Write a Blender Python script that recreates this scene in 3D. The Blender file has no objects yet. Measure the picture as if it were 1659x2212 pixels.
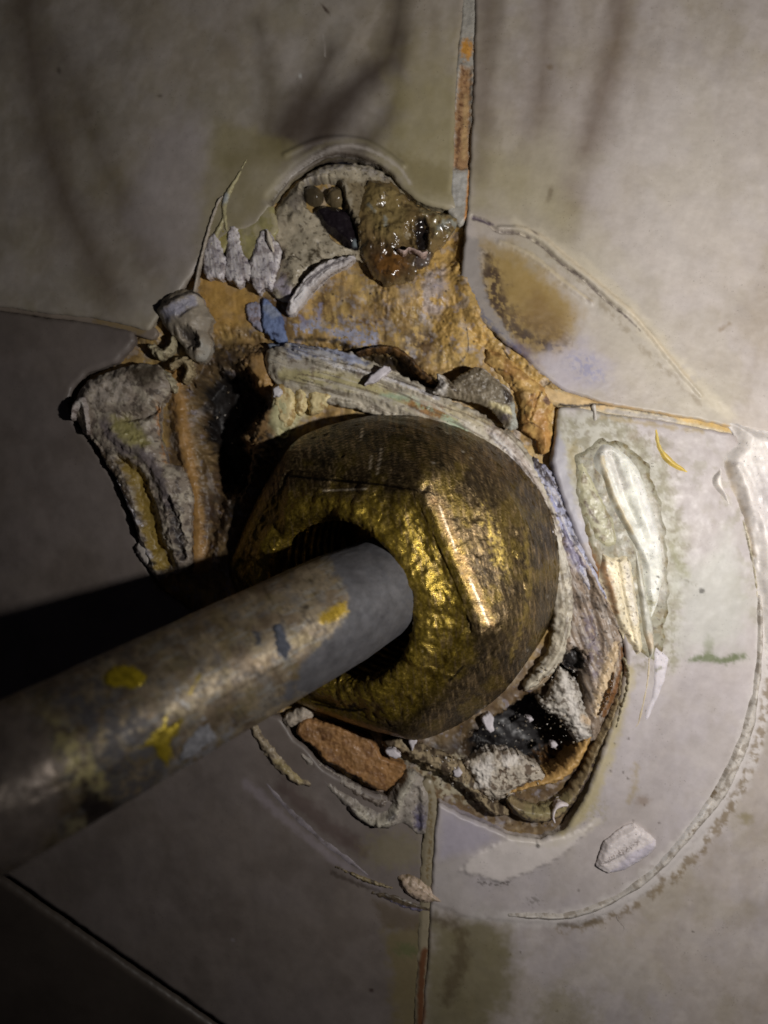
import bpy, math
import numpy as np
from mathutils import Vector

# ------------------------------------------------------------------ units
# 1 "px" = 0.06 mm on the wall; x to the right, y DOWN, z out of the wall.
U = 0.00006
H = 1736.0            # lens to wall, in px (about 104 mm)
CX, CY = 829.5, 1106.0
sc = bpy.context.scene
COL = sc.collection

# ------------------------------------------------------------------ camera
cam = bpy.data.cameras.new("camera")
cam_o = bpy.data.objects.new("camera", cam)
COL.objects.link(cam_o)
cam_o.location = (0, 0, H * U)
cam.sensor_fit = 'VERTICAL'
cam.sensor_height = 5.5
cam.lens = 2.75 / (1106.0 / H)
cam.clip_start = 0.002
cam.clip_end = 5
cam.dof.use_dof = True
cam.dof.focus_distance = (H - 120) * U
cam.dof.aperture_fstop = 2.6
sc.camera = cam_o

# ------------------------------------------------------------------ light
world = bpy.data.worlds.new("World")
sc.world = world
world.use_nodes = True
bg = world.node_tree.nodes["Background"]
bg.inputs[0].default_value = (0.42, 0.40, 0.55, 1)
bg.inputs[1].default_value = 0.014

def px(x, y, z):
    return Vector((x * U, -y * U, z * U))

lamp = bpy.data.lights.new("torch", 'SPOT')
lamp.energy = 0.43
lamp.color = (1.0, 0.955, 0.92)
lamp.shadow_soft_size = 0.0022
lamp.spot_size = math.radians(147)
lamp.spot_blend = 1.0
lamp_o = bpy.data.objects.new("torch", lamp)
COL.objects.link(lamp_o)
LP = px(1010, 40, 1440)
lamp_o.location = LP
lamp_o.rotation_euler = (px(1020, -220, 0) - LP).to_track_quat('-Z', 'Y').to_euler()

sc.view_settings.view_transform = 'Standard'
sc.view_settings.look = 'None'
sc.view_settings.exposure = 0
sc.view_settings.gamma = 1
sc.view_settings.use_curve_mapping = False
sc.cycles.max_bounces = 6

# ------------------------------------------------------------------ numpy helpers
def c8(r, g, b):
    v = np.array([r, g, b]) / 255.0
    return np.where(v <= 0.04045, v / 12.92, ((v + 0.055) / 1.055) ** 2.4)

_rng = np.random.RandomState(7)
_perm = np.concatenate([_rng.permutation(256)] * 3)
_ang = _rng.rand(256) * 2 * np.pi
_gx, _gy = np.cos(_ang), np.sin(_ang)

def noise(x, y, seed=0):
    x = x + seed * 17.31; y = y + seed * 9.77
    xi = np.floor(x).astype(np.int64); yi = np.floor(y).astype(np.int64)
    fx = x - xi; fy = y - yi
    xi &= 255; yi &= 255
    u = fx * fx * fx * (fx * (fx * 6 - 15) + 10); v = fy * fy * fy * (fy * (fy * 6 - 15) + 10)
    def g(ix, iy, dx, dy):
        h = _perm[_perm[(ix & 255)] + (iy & 255)]
        return _gx[h] * dx + _gy[h] * dy
    a = g(xi, yi, fx, fy); b = g(xi + 1, yi, fx - 1, fy)
    c = g(xi, yi + 1, fx, fy - 1); d = g(xi + 1, yi + 1, fx - 1, fy - 1)
    return (a + u * (b - a) + v * (c - a + u * (a - b - c + d))) * 1.45

def fbm(x, y, s, seed=0, oct=4, gain=0.5):
    r = np.zeros_like(x); a = 1.0; f = 1.0 / s
    for i in range(oct):
        r += a * noise(x * f, y * f, seed + i * 3)
        a *= gain; f *= 2.03
    return r

def ridged(x, y, s, seed=0, oct=3):
    r = np.zeros_like(x); a = 1.0; f = 1.0 / s
    for i in range(oct):
        r += a * (1 - 2.2 * np.abs(noise(x * f, y * f, seed + i * 3)))
        a *= 0.5; f *= 2.1
    return r

def sm(a, b, x):
    t = np.clip((x - a) / (b - a), 0, 1)
    return t * t * (3 - 2 * t)

def smooth_line(pts, n=4, closed=False):
    p = np.array(pts, float)
    if len(p) < 3: return p
    out = []
    m = len(p)
    rng = range(m) if closed else range(m - 1)
    for i in rng:
        if closed:
            p0, p1, p2, p3 = p[(i - 1) % m], p[i], p[(i + 1) % m], p[(i + 2) % m]
        else:
            p0, p1, p2, p3 = p[max(i - 1, 0)], p[i], p[i + 1], p[min(i + 2, m - 1)]
        for k in range(n):
            t = k / n
            out.append(0.5 * ((2 * p1) + (-p0 + p2) * t + (2 * p0 - 5 * p1 + 4 * p2 - p3) * t * t + (-p0 + 3 * p1 - 3 * p2 + p3) * t ** 3))
    if not closed: out.append(p[-1])
    return np.array(out)

class Blob:
    def __init__(s, x, y, rx, ry=None, rot=0):
        s.x, s.y, s.rx, s.ry = x, y, rx, ry or rx
        a = math.radians(rot); s.c, s.s = math.cos(a), math.sin(a)
        r = max(s.rx, s.ry); s.bb = (x - r, y - r, x + r, y + r)
    def sd(s, X, Y):
        dx = X - s.x; dy = Y - s.y
        u = (dx * s.c + dy * s.s) / s.rx; v = (-dx * s.s + dy * s.c) / s.ry
        return (1 - np.sqrt(u * u + v * v)) * min(s.rx, s.ry)

class Line:
    """stroke: (x, y) or (x, y, half width)"""
    def __init__(s, pts, w=6, smooth=True):
        q = [(p[0], p[1], p[2] if len(p) > 2 else w) for p in pts]
        s.p = smooth_line(q, 4) if smooth else np.array(q, float)
        m = s.p[:, 2].max()
        s.bb = (s.p[:, 0].min() - m, s.p[:, 1].min() - m, s.p[:, 0].max() + m, s.p[:, 1].max() + m)
    def sd(s, X, Y):
        best = np.full(X.shape, -1e9)
        for a, b in zip(s.p[:-1], s.p[1:]):
            ex, ey = b[0] - a[0], b[1] - a[1]
            t = np.clip(((X - a[0]) * ex + (Y - a[1]) * ey) / (ex * ex + ey * ey + 1e-9), 0, 1)
            d = (a[2] + (b[2] - a[2]) * t) - np.hypot(X - a[0] - t * ex, Y - a[1] - t * ey)
            np.maximum(best, d, out=best)
        return best

def line_streak(line, X, Y, across, along, seed=3, thr=None):
    """noise drawn out along a line (streaks that follow a bead)"""
    p = line.p; best = np.full(X.shape, 1e12); S = np.zeros(X.shape); D = np.zeros(X.shape); acc = 0.0
    for a, b in zip(p[:-1], p[1:]):
        ex, ey = b[0] - a[0], b[1] - a[1]; L = math.hypot(ex, ey) + 1e-9
        t = ((X - a[0]) * ex + (Y - a[1]) * ey) / (L * L); tc = np.clip(t, 0, 1)
        d2 = (X - a[0] - tc * ex) ** 2 + (Y - a[1] - tc * ey) ** 2
        k = d2 < best
        best[k] = d2[k]; S[k] = acc + tc[k] * L
        D[k] = ((X[k] - a[0]) * -ey + (Y[k] - a[1]) * ex) / L
        acc += L
    return fbm(S / along * across, D, across, seed, 3, 0.55)

class Poly:
    def __init__(s, pts, smooth=0):
        s.p = smooth_line(pts, smooth, True) if smooth else np.array(pts, float)
        s.bb = (s.p[:, 0].min(), s.p[:, 1].min(), s.p[:, 0].max(), s.p[:, 1].max())
    def sd(s, X, Y):
        d2 = np.full(X.shape, 1e12); ins = np.zeros(X.shape, bool)
        q = s.p
        for a, b in zip(q, np.roll(q, -1, 0)):
            ex, ey = b - a
            t = np.clip(((X - a[0]) * ex + (Y - a[1]) * ey) / (ex * ex + ey * ey + 1e-9), 0, 1)
            np.minimum(d2, (X - a[0] - t * ex) ** 2 + (Y - a[1] - t * ey) ** 2, out=d2)
            if abs(ey) > 1e-9:
                c = ((a[1] > Y) != (b[1] > Y)) & (X < ex * (Y - a[1]) / ey + a[0])
                ins ^= c
        d = np.sqrt(d2)
        return np.where(ins, d, -d)

class Multi:
    def __init__(s, *sh):
        s.sh = sh
        b = np.array([q.bb for q in sh])
        s.bb = (b[:, 0].min(), b[:, 1].min(), b[:, 2].max(), b[:, 3].max())
    def sd(s, X, Y):
        return np.maximum.reduce([q.sd(X, Y) for q in s.sh])

_seed = [100]
def mask(X, Y, shape, soft=3, rag=0, rs=14, brk=None):
    """0..1 mask of a shape; soft edge, ragged by noise, broken up by noise (scale, threshold)"""
    _seed[0] += 1; sd_ = _seed[0] % 89
    pad = soft + rag * 1.6 + 2
    x0, y0, x1, y1 = shape.bb
    I = np.nonzero((X > x0 - pad) & (X < x1 + pad) & (Y > y0 - pad) & (Y < y1 + pad))[0]
    out = np.zeros(X.shape)
    if len(I) == 0: return out
    x = X[I]; y = Y[I]
    d = shape.sd(x, y)
    if rag: d = d + rag * fbm(x, y, rs, sd_, 3, 0.6)
    m = sm(-soft, soft, d)
    if brk: m = m * sm(brk[1] - 0.26, brk[1] + 0.26, fbm(x, y, brk[0], sd_ + 5, 4, 0.6))
    out[I] = m
    return out

def heights(X, Y, layers):
    Z = np.zeros(X.shape)
    for L in layers:
        k = L[0]
        if k == 'n':        # fractal noise: amp, scale
            Z += L[1] * fbm(X, Y, L[2], L[3] if len(L) > 3 else 1, 4)
        elif k == 'r':      # ridged
            Z += L[1] * ridged(X, Y, L[2], L[3] if len(L) > 3 else 2)
        elif k == 'd':      # directional streaks: amp, scale, stretch, angle
            a = math.radians(L[4]); u = X * math.cos(a) + Y * math.sin(a); v = -X * math.sin(a) + Y * math.cos(a)
            Z += L[1] * fbm(u / L[3], v, L[2], 11, 3)
        elif k == 'l':      # streaks along a line: amp, line, across, along
            Z += L[1] * line_streak(L[2], X, Y, L[3], L[4])
        else:               # shape: amp, shape, soft, rag, ...
            Z += L[0] * mask(X, Y, *L[1:])
    return Z

def colours(X, Y, base, layers, mot=0.16, ms=40):
    n = fbm(X, Y, ms, 21, 4, 0.6)
    C = np.empty((len(X), 4))
    C[:, :3] = np.array(base)[None, :3] * (1 + mot * n)[:, None]
    C[:, 3] = 0.5
    for L in layers:
        if isinstance(L[0], str) and L[0] == 'n':     # noise patches: colour, amount, scale, thr, soft, seed, rough
            _, col, amt, s_, thr, soft, seed = L[:7]
            m = amt * sm(thr - soft, thr + soft, fbm(X, Y, s_, seed, 4, 0.55))
        elif isinstance(L[0], str) and L[0] == 'd':   # streaks: colour, amount, scale, stretch, angle, thr, soft
            _, col, amt, s_, st, ang, thr, soft = L[:8]
            a = math.radians(ang); u = X * math.cos(a) + Y * math.sin(a); v = -X * math.sin(a) + Y * math.cos(a)
            m = amt * sm(thr - soft, thr + soft, fbm(u / st, v, s_, 31, 4, 0.6))
        elif isinstance(L[0], str) and L[0] == 'l':   # streaks along a line: colour, amount, line, across, along, thr, soft
            _, col, amt, ln, s_, al, thr, soft = L[:8]
            m = amt * sm(thr - soft, thr + soft, line_streak(ln, X, Y, s_, al, 13))
        else:                                         # colour, amount, shape, soft, rag, ...
            col, amt = L[0], L[1]
            m = amt * mask(X, Y, *L[2:])
        col = np.array(col)
        C[:, :3] += m[:, None] * (col[None, :3] - C[:, :3])
        if len(col) > 3:
            C[:, 3] += m * (col[3] - C[:, 3])
    return np.clip(C, 0.001, 1)

# ------------------------------------------------------------------ mesh makers
def mesh_from(name, V, F, C, mat, parent=None, centre=True, smooth=True):
    V = np.asarray(V, float); F = np.asarray(F, np.int32)
    loc = np.array([0.0, 0, 0])
    if centre:
        loc = np.array([V[:, 0].mean(), V[:, 1].mean(), V[:, 2].min()])
    me = bpy.data.meshes.new(name)
    me.vertices.add(len(V)); me.vertices.foreach_set("co", (V - loc).astype(np.float32).ravel())
    k = F.shape[1]
    me.loops.add(F.size); me.loops.foreach_set("vertex_index", F.ravel())
    me.polygons.add(len(F)); me.polygons.foreach_set("loop_start", np.arange(0, F.size, k, dtype=np.int32))
    try: me.polygons.foreach_set("loop_total", np.full(len(F), k, np.int32))
    except Exception: pass
    me.update(calc_edges=True)
    me.polygons.foreach_set("use_smooth", np.full(len(F), smooth))
    at = me.color_attributes.new("Col", 'FLOAT_COLOR', 'POINT')
    at.data.foreach_set("color", np.asarray(C, np.float32).ravel())
    me.materials.append(mat)
    o = bpy.data.objects.new(name, me); COL.objects.link(o)
    o.location = loc
    if parent is not None:
        o.parent = parent
        o.location = loc - np.array(parent.location)
    return o

def relief(name, shape, mat, z0=0, h=20, edge=14, res=2.5, rag=3, rs=14, prof='round', hl=(), base=(.5, .5, .5), cl=(),
           skirt=18, parent=None, mot=0.16, ms=40, undercut=0, tilt=None, grow=0):
    """a solid piece lying on the wall at height z0: outline = zero line of the shape, thickness h reached within edge px"""
    x0, y0, x1, y1 = shape.bb
    pad = rag * 2 + res * 2 + grow
    gx = np.arange(x0 - pad, x1 + pad + res, res); gy = np.arange(y0 - pad, y1 + pad + res, res)
    nx, ny = len(gx), len(gy)
    X, Y = [a.ravel() for a in np.meshgrid(gx, gy)]
    _seed[0] += 1; sd_ = _seed[0] % 89
    def SD(x, y):
        d = shape.sd(x, y) + grow
        if rag: d = d + rag * fbm(x, y, rs, sd_, 3, 0.6)
        return d
    D = SD(X, Y)
    keep = D.reshape(ny, nx) > -res * 0.4
    cell = keep[:-1, :-1] & keep[1:, :-1] & keep[:-1, 1:] & keep[1:, 1:]
    jj, ii = np.nonzero(cell)
    q = jj * nx + ii
    F = np.stack([q, q + nx, q + nx + 1, q + 1], 1)          # y is down: this order faces +z
    used, inv = np.unique(F, return_inverse=True)
    F = inv.reshape(-1, 4)
    X = X[used]; Y = Y[used]; D = D[used]
    # boundary edges
    E = np.concatenate([F[:, [0, 1]], F[:, [1, 2]], F[:, [2, 3]], F[:, [3, 0]]])
    key = E[:, 0].astype(np.int64) * len(X) + E[:, 1]
    rev = E[:, 1].astype(np.int64) * len(X) + E[:, 0]
    be = E[~np.isin(key, rev)]
    bv = np.unique(be)
    e = res * 0.4                                           # pull the rim onto the outline
    for _ in range(2):
        bx, by = X[bv], Y[bv]
        d0 = SD(bx, by); gx_ = (SD(bx + e, by) - d0) / e; gy_ = (SD(bx, by + e) - d0) / e
        g2 = gx_ ** 2 + gy_ ** 2 + 0.05
        st = np.clip(d0 / np.sqrt(g2), -res * 0.7, res * 0.7)
        X[bv] = bx - st * gx_ / np.sqrt(g2); Y[bv] = by - st * gy_ / np.sqrt(g2)
    nb = np.zeros(len(X), int); pb = np.zeros(len(X), int)
    nb[be[:, 0]] = be[:, 1]; pb[be[:, 1]] = be[:, 0]
    for _ in range(3):
        for W in (X, Y):
            W[bv] = 0.5 * W[bv] + 0.25 * (W[nb[bv]] + W[pb[bv]])
    D[bv] = 0
    Dl = shape.sd(X, Y) + grow + (rag * fbm(X, Y, rs, sd_, 1) if rag else 0)
    w_ = sm(0, min(edge * 0.6, 9), D)
    t = np.clip((D * (1 - w_) + np.maximum(Dl, 0) * w_) / edge, 0, 1)
    if prof == 'round': P = 0.30 + 0.70 * np.sin(t * np.pi / 2)
    elif prof == 'tile': P = 0.86 + 0.14 * np.sin(t * np.pi / 2)
    elif prof == 'slab': P = 0.62 + 0.38 * np.sin(t * np.pi / 2)
    elif prof == 'flat': P = 0.93 + 0.07 * t
    else: P = sm(0, 1, t)
    Z = z0 + h * P + heights(X, Y, hl) * np.clip(D / 5, 0.25, 1)
    if tilt: Z += tilt[0] * (X - tilt[2]) + tilt[1] * (Y - tilt[3])
    C = colours(X, Y, base, cl, mot, ms)
    # side wall, broken and rough like the top
    nb_ = np.zeros(len(X), int); pb_ = np.zeros(len(X), int)
    nb_[be[:, 0]] = be[:, 1]; pb_[be[:, 1]] = be[:, 0]
    tx = X[nb_[bv]] - X[pb_[bv]]; ty = Y[nb_[bv]] - Y[pb_[bv]]; tl = np.hypot(tx, ty) + 1e-6
    ix, iy = ty / tl, -tx / tl                              # towards the inside
    sgn = np.sign(np.median((SD(X[bv] + 3 * ix, Y[bv] + 3 * iy)) + 1e-9)); ix *= sgn; iy *= sgn
    zt = Z[bv]; zb = np.minimum(z0 - skirt, zt - 2.0)
    rows = int(np.clip((zt - zb).max() / 5, 1, 9))
    Xs, Ys, Zs, Cs, prev, SF = [X], [Y], [Z], [C], bv, []
    n0 = len(X)
    for r_ in range(1, rows + 1):
        f = r_ / rows; dz = (zt - zb) * f
        off = undercut * f + 2.6 * min(1, dz.max() / 8) * (fbm(X[bv] + dz * 0.9, Y[bv] - dz * 0.8, 11, sd_ + 2, 3) + 0.3)
        xs = X[bv] + ix * off; ys = Y[bv] + iy * off
        Xs.append(xs); Ys.append(ys); Zs.append(zt - dz)
        Cs.append(colours(X[bv] + ix * dz * 0.9, Y[bv] + iy * dz * 0.9, base, cl, mot, ms) * np.array([0.9, 0.88, 0.86, 1]))
        cur = np.arange(len(bv)) + n0; n0 += len(bv)
        mpa = np.zeros(len(X) if r_ == 1 else len(X), int); mpb = mpa.copy()
        mpa[bv] = prev; mpb[bv] = cur
        SF.append(np.stack([mpa[be[:, 0]], mpb[be[:, 0]], mpb[be[:, 1]], mpa[be[:, 1]]], 1))
        prev = cur
    X = np.concatenate(Xs); Y = np.concatenate(Ys); Z = np.concatenate(Zs); C = np.concatenate(Cs)
    F = np.concatenate([F] + SF)
    k = (H - z0) / H
    V = np.stack([(X - CX) * k * U, -(Y - CY) * k * U, Z * U], 1)
    return mesh_from(name, V, F, C, mat, parent)

def tag(o, label=None, cat=None, group=None, kind=None):
    if label: o['label'] = label
    if cat: o['category'] = cat
    if group: o['group'] = group
    if kind: o['kind'] = kind
    return o

def empty(name, loc=(0, 0, 0)):
    o = bpy.data.objects.new(name, None); COL.objects.link(o)
    o.location = loc; o.empty_display_size = 0.005
    return o

def at(x, y, z=0):
    k = (H - z) / H
    return ((x - CX) * k * U, -(y - CY) * k * U, z * U)

# ------------------------------------------------------------------ materials
def material(name, rough=0.45, rough_var=0.15, spec=0.5, bump=0.4, bscale=9, fine=3.5, speck=0.0, metal=0.0, mott=0.25, sss=0.0, coat=0.0, stretch=None, dust=0.0, sat=1.0):
    m = bpy.data.materials.new(name); m.use_nodes = True
    nt = m.node_tree; N = nt.nodes; Lk = nt.links
    b = N["Principled BSDF"]
    tc = N.new("ShaderNodeTexCoord"); mp = N.new("ShaderNodeMapping")
    mp.inputs['Scale'].default_value = (1 / U, 1 / U, 1 / U)       # texture units = px
    Lk.new(tc.outputs['Object'], mp.inputs['Vector'])
    vec = mp.outputs['Vector']
    def nz(scale_px, det=4, rgh=0.6, v=None, dist=0.0):
        n = N.new("ShaderNodeTexNoise"); n.inputs['Scale'].default_value = 1.0 / scale_px
        n.inputs['Detail'].default_value = det; n.inputs['Roughness'].default_value = rgh
        n.inputs['Distortion'].default_value = dist
        Lk.new(v or vec, n.inputs['Vector']); return n.outputs['Fac']
    def mr(src, a, b_, c, d):
        r = N.new("ShaderNodeMapRange"); Lk.new(src, r.inputs[0])
        for i, v in enumerate((a, b_, c, d)): r.inputs[i + 1].default_value = v
        return r.outputs[0]
    def math_(op, a, b_):
        r = N.new("ShaderNodeMath"); r.operation = op
        for i, v in enumerate((a, b_)):
            if isinstance(v, (int, float)): r.inputs[i].default_value = v
            else: Lk.new(v, r.inputs[i])
        return r.outputs[0]
    def mix(f, a, b_, typ='MIX'):
        r = N.new("ShaderNodeMix"); r.data_type = 'RGBA'; r.blend_type = typ
        for sck, v in ((r.inputs[0], f), (r.inputs[6], a), (r.inputs[7], b_)):
            if isinstance(v, (int, float)): sck.default_value = v
            elif isinstance(v, tuple): sck.default_value = v
            else: Lk.new(v, sck)
        return r.outputs[2]
    at_ = N.new("ShaderNodeAttribute"); at_.attribute_name = "Col"
    col = at_.outputs['Color']
    if sat != 1.0:
        hs = N.new('ShaderNodeHueSaturation'); hs.inputs['Saturation'].default_value = sat; hs.inputs['Hue'].default_value = 0.514
        Lk.new(col, hs.inputs['Color']); col = hs.outputs['Color']
    n1 = nz(bscale * 2.2, 6, 0.65)
    dark = mr(n1, 0.3, 0.7, 1 - mott, 1 + mott * 0.5)
    cm = N.new("ShaderNodeCombineColor")
    for i in range(3): Lk.new(dark, cm.inputs[i])
    col = mix(1.0, col, cm.outputs[0], 'MULTIPLY')
    if speck:
        s1 = mr(nz(4.2, 2, 0.5), 0.665, 0.70, 0, speck)
        s2 = mr(nz(60, 3, 0.5), 0.45, 0.62, 0, 1)
        col = mix(math_('MULTIPLY', s1, s2), col, (0.035, 0.026, 0.018, 1))
    if dust:
        s1 = mr(nz(7, 3, 0.6), 0.66, 0.70, 0, dust)
        col = mix(s1, col, (0.45, 0.43, 0.40, 1))
    Lk.new(col, b.inputs['Base Color'])
    r0 = mr(nz(bscale * 1.5, 4, 0.6), 0.3, 0.7, rough - rough_var, rough + rough_var)
    # attribute alpha 0.5 = neutral roughness
    ra = mr(at_.outputs['Alpha'], 0, 1, -0.35, 0.35)
    Lk.new(math_('ADD', r0, ra), b.inputs['Roughness'])
    b.inputs['Specular IOR Level'].default_value = spec
    b.inputs['Metallic'].default_value = metal
    if sss:
        b.inputs['Subsurface Weight'].default_value = sss
        b.inputs['Subsurface Radius'].default_value = (1.0, 0.85, 0.6)
        b.inputs['Subsurface Scale'].default_value = 14 * U
    if coat:
        b.inputs['Coat Weight'].default_value = coat; b.inputs['Coat Roughness'].default_value = 0.12
    hgt = math_('ADD', math_('MULTIPLY', nz(bscale, 5, 0.6), 1.0), math_('MULTIPLY', nz(fine, 3, 0.6), 0.35))
    if stretch:
        mp2 = N.new("ShaderNodeMapping"); mp2.inputs['Rotation'].default_value = (0, 0, math.radians(stretch[0]))
        mp2.inputs['Scale'].default_value = (1 / stretch[1], 1, 1)
        Lk.new(vec, mp2.inputs['Vector'])
        hgt = math_('ADD', hgt, math_('MULTIPLY', nz(stretch[2], 4, 0.7, mp2.outputs['Vector']), stretch[3]))
    bp = N.new("ShaderNodeBump"); bp.inputs['Strength'].default_value = 1.0; bp.inputs['Distance'].default_value = bump * bscale * 0.35 * U
    Lk.new(hgt, bp.inputs['Height']); Lk.new(bp.outputs[0], b.inputs['Normal'])
    m['_'] = 1
    return m, b, N, Lk, vec, nz, mr, math_, mix, hgt, bp

M_TILE = material("glazed_tile", rough=0.46, rough_var=0.08, spec=0.35, bump=0.035, bscale=16, fine=5, speck=0.35, mott=0.10)[0]
M_SIL = material("old_sealant", rough=0.46, rough_var=0.14, spec=0.35, bump=0.035, bscale=14, fine=4, speck=0.8, mott=0.28, sss=0.12)[0]
M_PUTTY = material("dry_putty", rough=0.52, rough_var=0.18, spec=0.40, bump=0.11, bscale=9, fine=3, speck=0.7, mott=0.32, sat=0.94)[0]
M_CHALK = material("chalky_plaster", rough=0.75, rough_var=0.12, spec=0.25, bump=0.28, bscale=8, fine=3, speck=0.5, mott=0.30)[0]
M_GLUE = material("shiny_glue", rough=0.24, rough_var=0.12, spec=0.5, bump=0.10, bscale=22, fine=6, speck=0.2, mott=0.45, coat=0.1)[0]

# palette
GREY = c8(176, 168, 162); GREYW = c8(196, 188, 180); WARM = c8(165, 152, 128); OLIVE = c8(148, 138, 92); OLIVED = c8(98, 86, 52)
BROWN = c8(92, 66, 42); DBROWN = c8(48, 34, 24); BLACK = c8(16, 14, 16); ORANGE = c8(180, 134, 80); ORANGEL = c8(196, 156, 106)
OCHRE = c8(196, 150, 70); BLUE = c8(120, 136, 176); BLUEL = c8(160, 172, 200); LILAC = c8(172, 164, 190); WHITE = c8(222, 216, 208)
CREAM = c8(206, 192, 160); MINT = c8(170, 186, 160); PEACH = c8(206, 178, 142); CHAR = c8(44, 40, 44)

# ================================================================== THE WALL
wall = empty("tiled_wall"); tag(wall, "old grey marbled wall tiles meeting around a rough pipe hole", kind='structure')

def tile_look(extra=()):
    return [('n', WARM, 0.28, 260, 0.0, 0.35, 3), ('n', c8(180, 172, 168), 0.35, 180, 0.12, 0.4, 9), ('n', OLIVE, 0.18, 150, 0.30, 0.3, 14),
            ('d', c8(120, 106, 84), 0.22, 110, 3, 96, 0.30, 0.40), ('n', c8(140, 126, 100), 0.12, 30, 0.35, 0.3, 5), ('d', GREYW, 0.2, 40, 2.2, 125, 0.30, 0.40)] + list(extra)

# upper left tile
UL = Poly([(-700, -700), (1000, -700), (1001, 0), (996, 60), (987, 115), (986, 170), (981, 240), (979, 300), (977, 385), (974, 430), (985, 464), (960, 462), (925, 455), (893, 440),
           (866, 415), (846, 388), (815, 364), (775, 350), (735, 344), (700, 352), (665, 370), (632, 398), (607, 428), (590, 456), (560, 500), (500, 520), (445, 560), (420, 605), (395, 640), (352, 690),
           (330, 722), (270, 705), (205, 694), (110, 683), (0, 668), (-700, 603)])
relief("tile", prof="tile", shape=UL, mat=M_TILE, z0=-34, h=34, edge=9, res=3.4, rag=1.6, rs=40, base=c8(160, 152, 140), parent=wall, ms=120, mot=0.10,
       hl=[('n', 2.5, 300, 4), ('n', 0.35, 24, 8), (-5, Line([(700, 345), (640, 380), (590, 440)], 10), 8), (4, Line([(620, 350), (700, 318), (790, 322), (870, 372)], 5), 5)],
       cl=tile_look([
           (c8(80, 64, 46), 0.75, Line([(60, -60, 24), (80, 120, 26), (110, 300, 30), (170, 480, 34), (250, 640, 26)]), 60, 10, 120),  # brown streak, made broader to deepen the torch's falloff at left
           (c8(84, 70, 48), 0.6, Line([(140, 120, 20), (250, 400, 26), (330, 560, 40)]), 60, 12, 120),
           (c8(56, 44, 36), 0.88, Line([(868, -40, 14), (860, 60, 16), (835, 150, 22), (770, 205, 30), (720, 270, 44), (690, 330, 40)]), 38, 8, 110),
           (c8(60, 46, 36), 0.8, Line([(720, 130, 14), (690, 190, 20), (650, 260, 40), (610, 330, 34)]), 40, 8, 110),
           (c8(60, 48, 36), 0.75, Line([(870, 100, 12), (850, 250, 20), (790, 330, 28), (760, 350, 22)]), 34, 8, 90),
           (c8(86, 74, 52), 0.55, Line([(560, 60, 12), (590, 200, 14), (570, 330, 20), (510, 360, 20)]), 30, 14, 70),
           (OLIVE, 0.6, Blob(920, 330, 90, 190), 40, 24, 80),
           (OLIVE, 0.55, Poly([(445, 380), (480, 280), (560, 290), (640, 340), (600, 440), (540, 500), (440, 560)]), 22, 12, 50),
           (c8(168, 160, 162), 0.5, Poly([(330, 300), (440, 260), (455, 380), (430, 560), (380, 620), (280, 500)]), 40, 20, 70),
           (c8(120, 108, 66), 0.5, Poly([(850, 340), (975, 380), (970, 440), (900, 430)]), 18, 8),
           (DBROWN, 0.75, Line([(590, 452), (632, 402), (690, 360), (740, 348), (800, 360), (850, 395)], 4), 3, 2, 12),
           (GREYW, 0.5, Line([(600, 420), (660, 366), (735, 332), (800, 340), (860, 375), (885, 410)], 3), 3, 2, 12),
           (c8(120, 112, 86), 0.5, Line([(610, 390), (680, 340), (740, 322), (810, 328), (870, 370)], 4), 4, 2, 12),
           (GREYW, 0.5, Line([(702, 95), (704, 140)], 1.2), 1.2), (c8(205, 205, 200), 0.7, Blob(652, 182, 3, 5), 1.5),
           (c8(60, 40, 30), 0.8, Blob(706, 42, 3, 12, -40), 2, 1), (c8(60, 50, 40), 0.6, Blob(355, 225, 5, 3), 3), (c8(50, 40, 34), 0.6, Blob(140, 170, 4, 6), 4)]))

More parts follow.
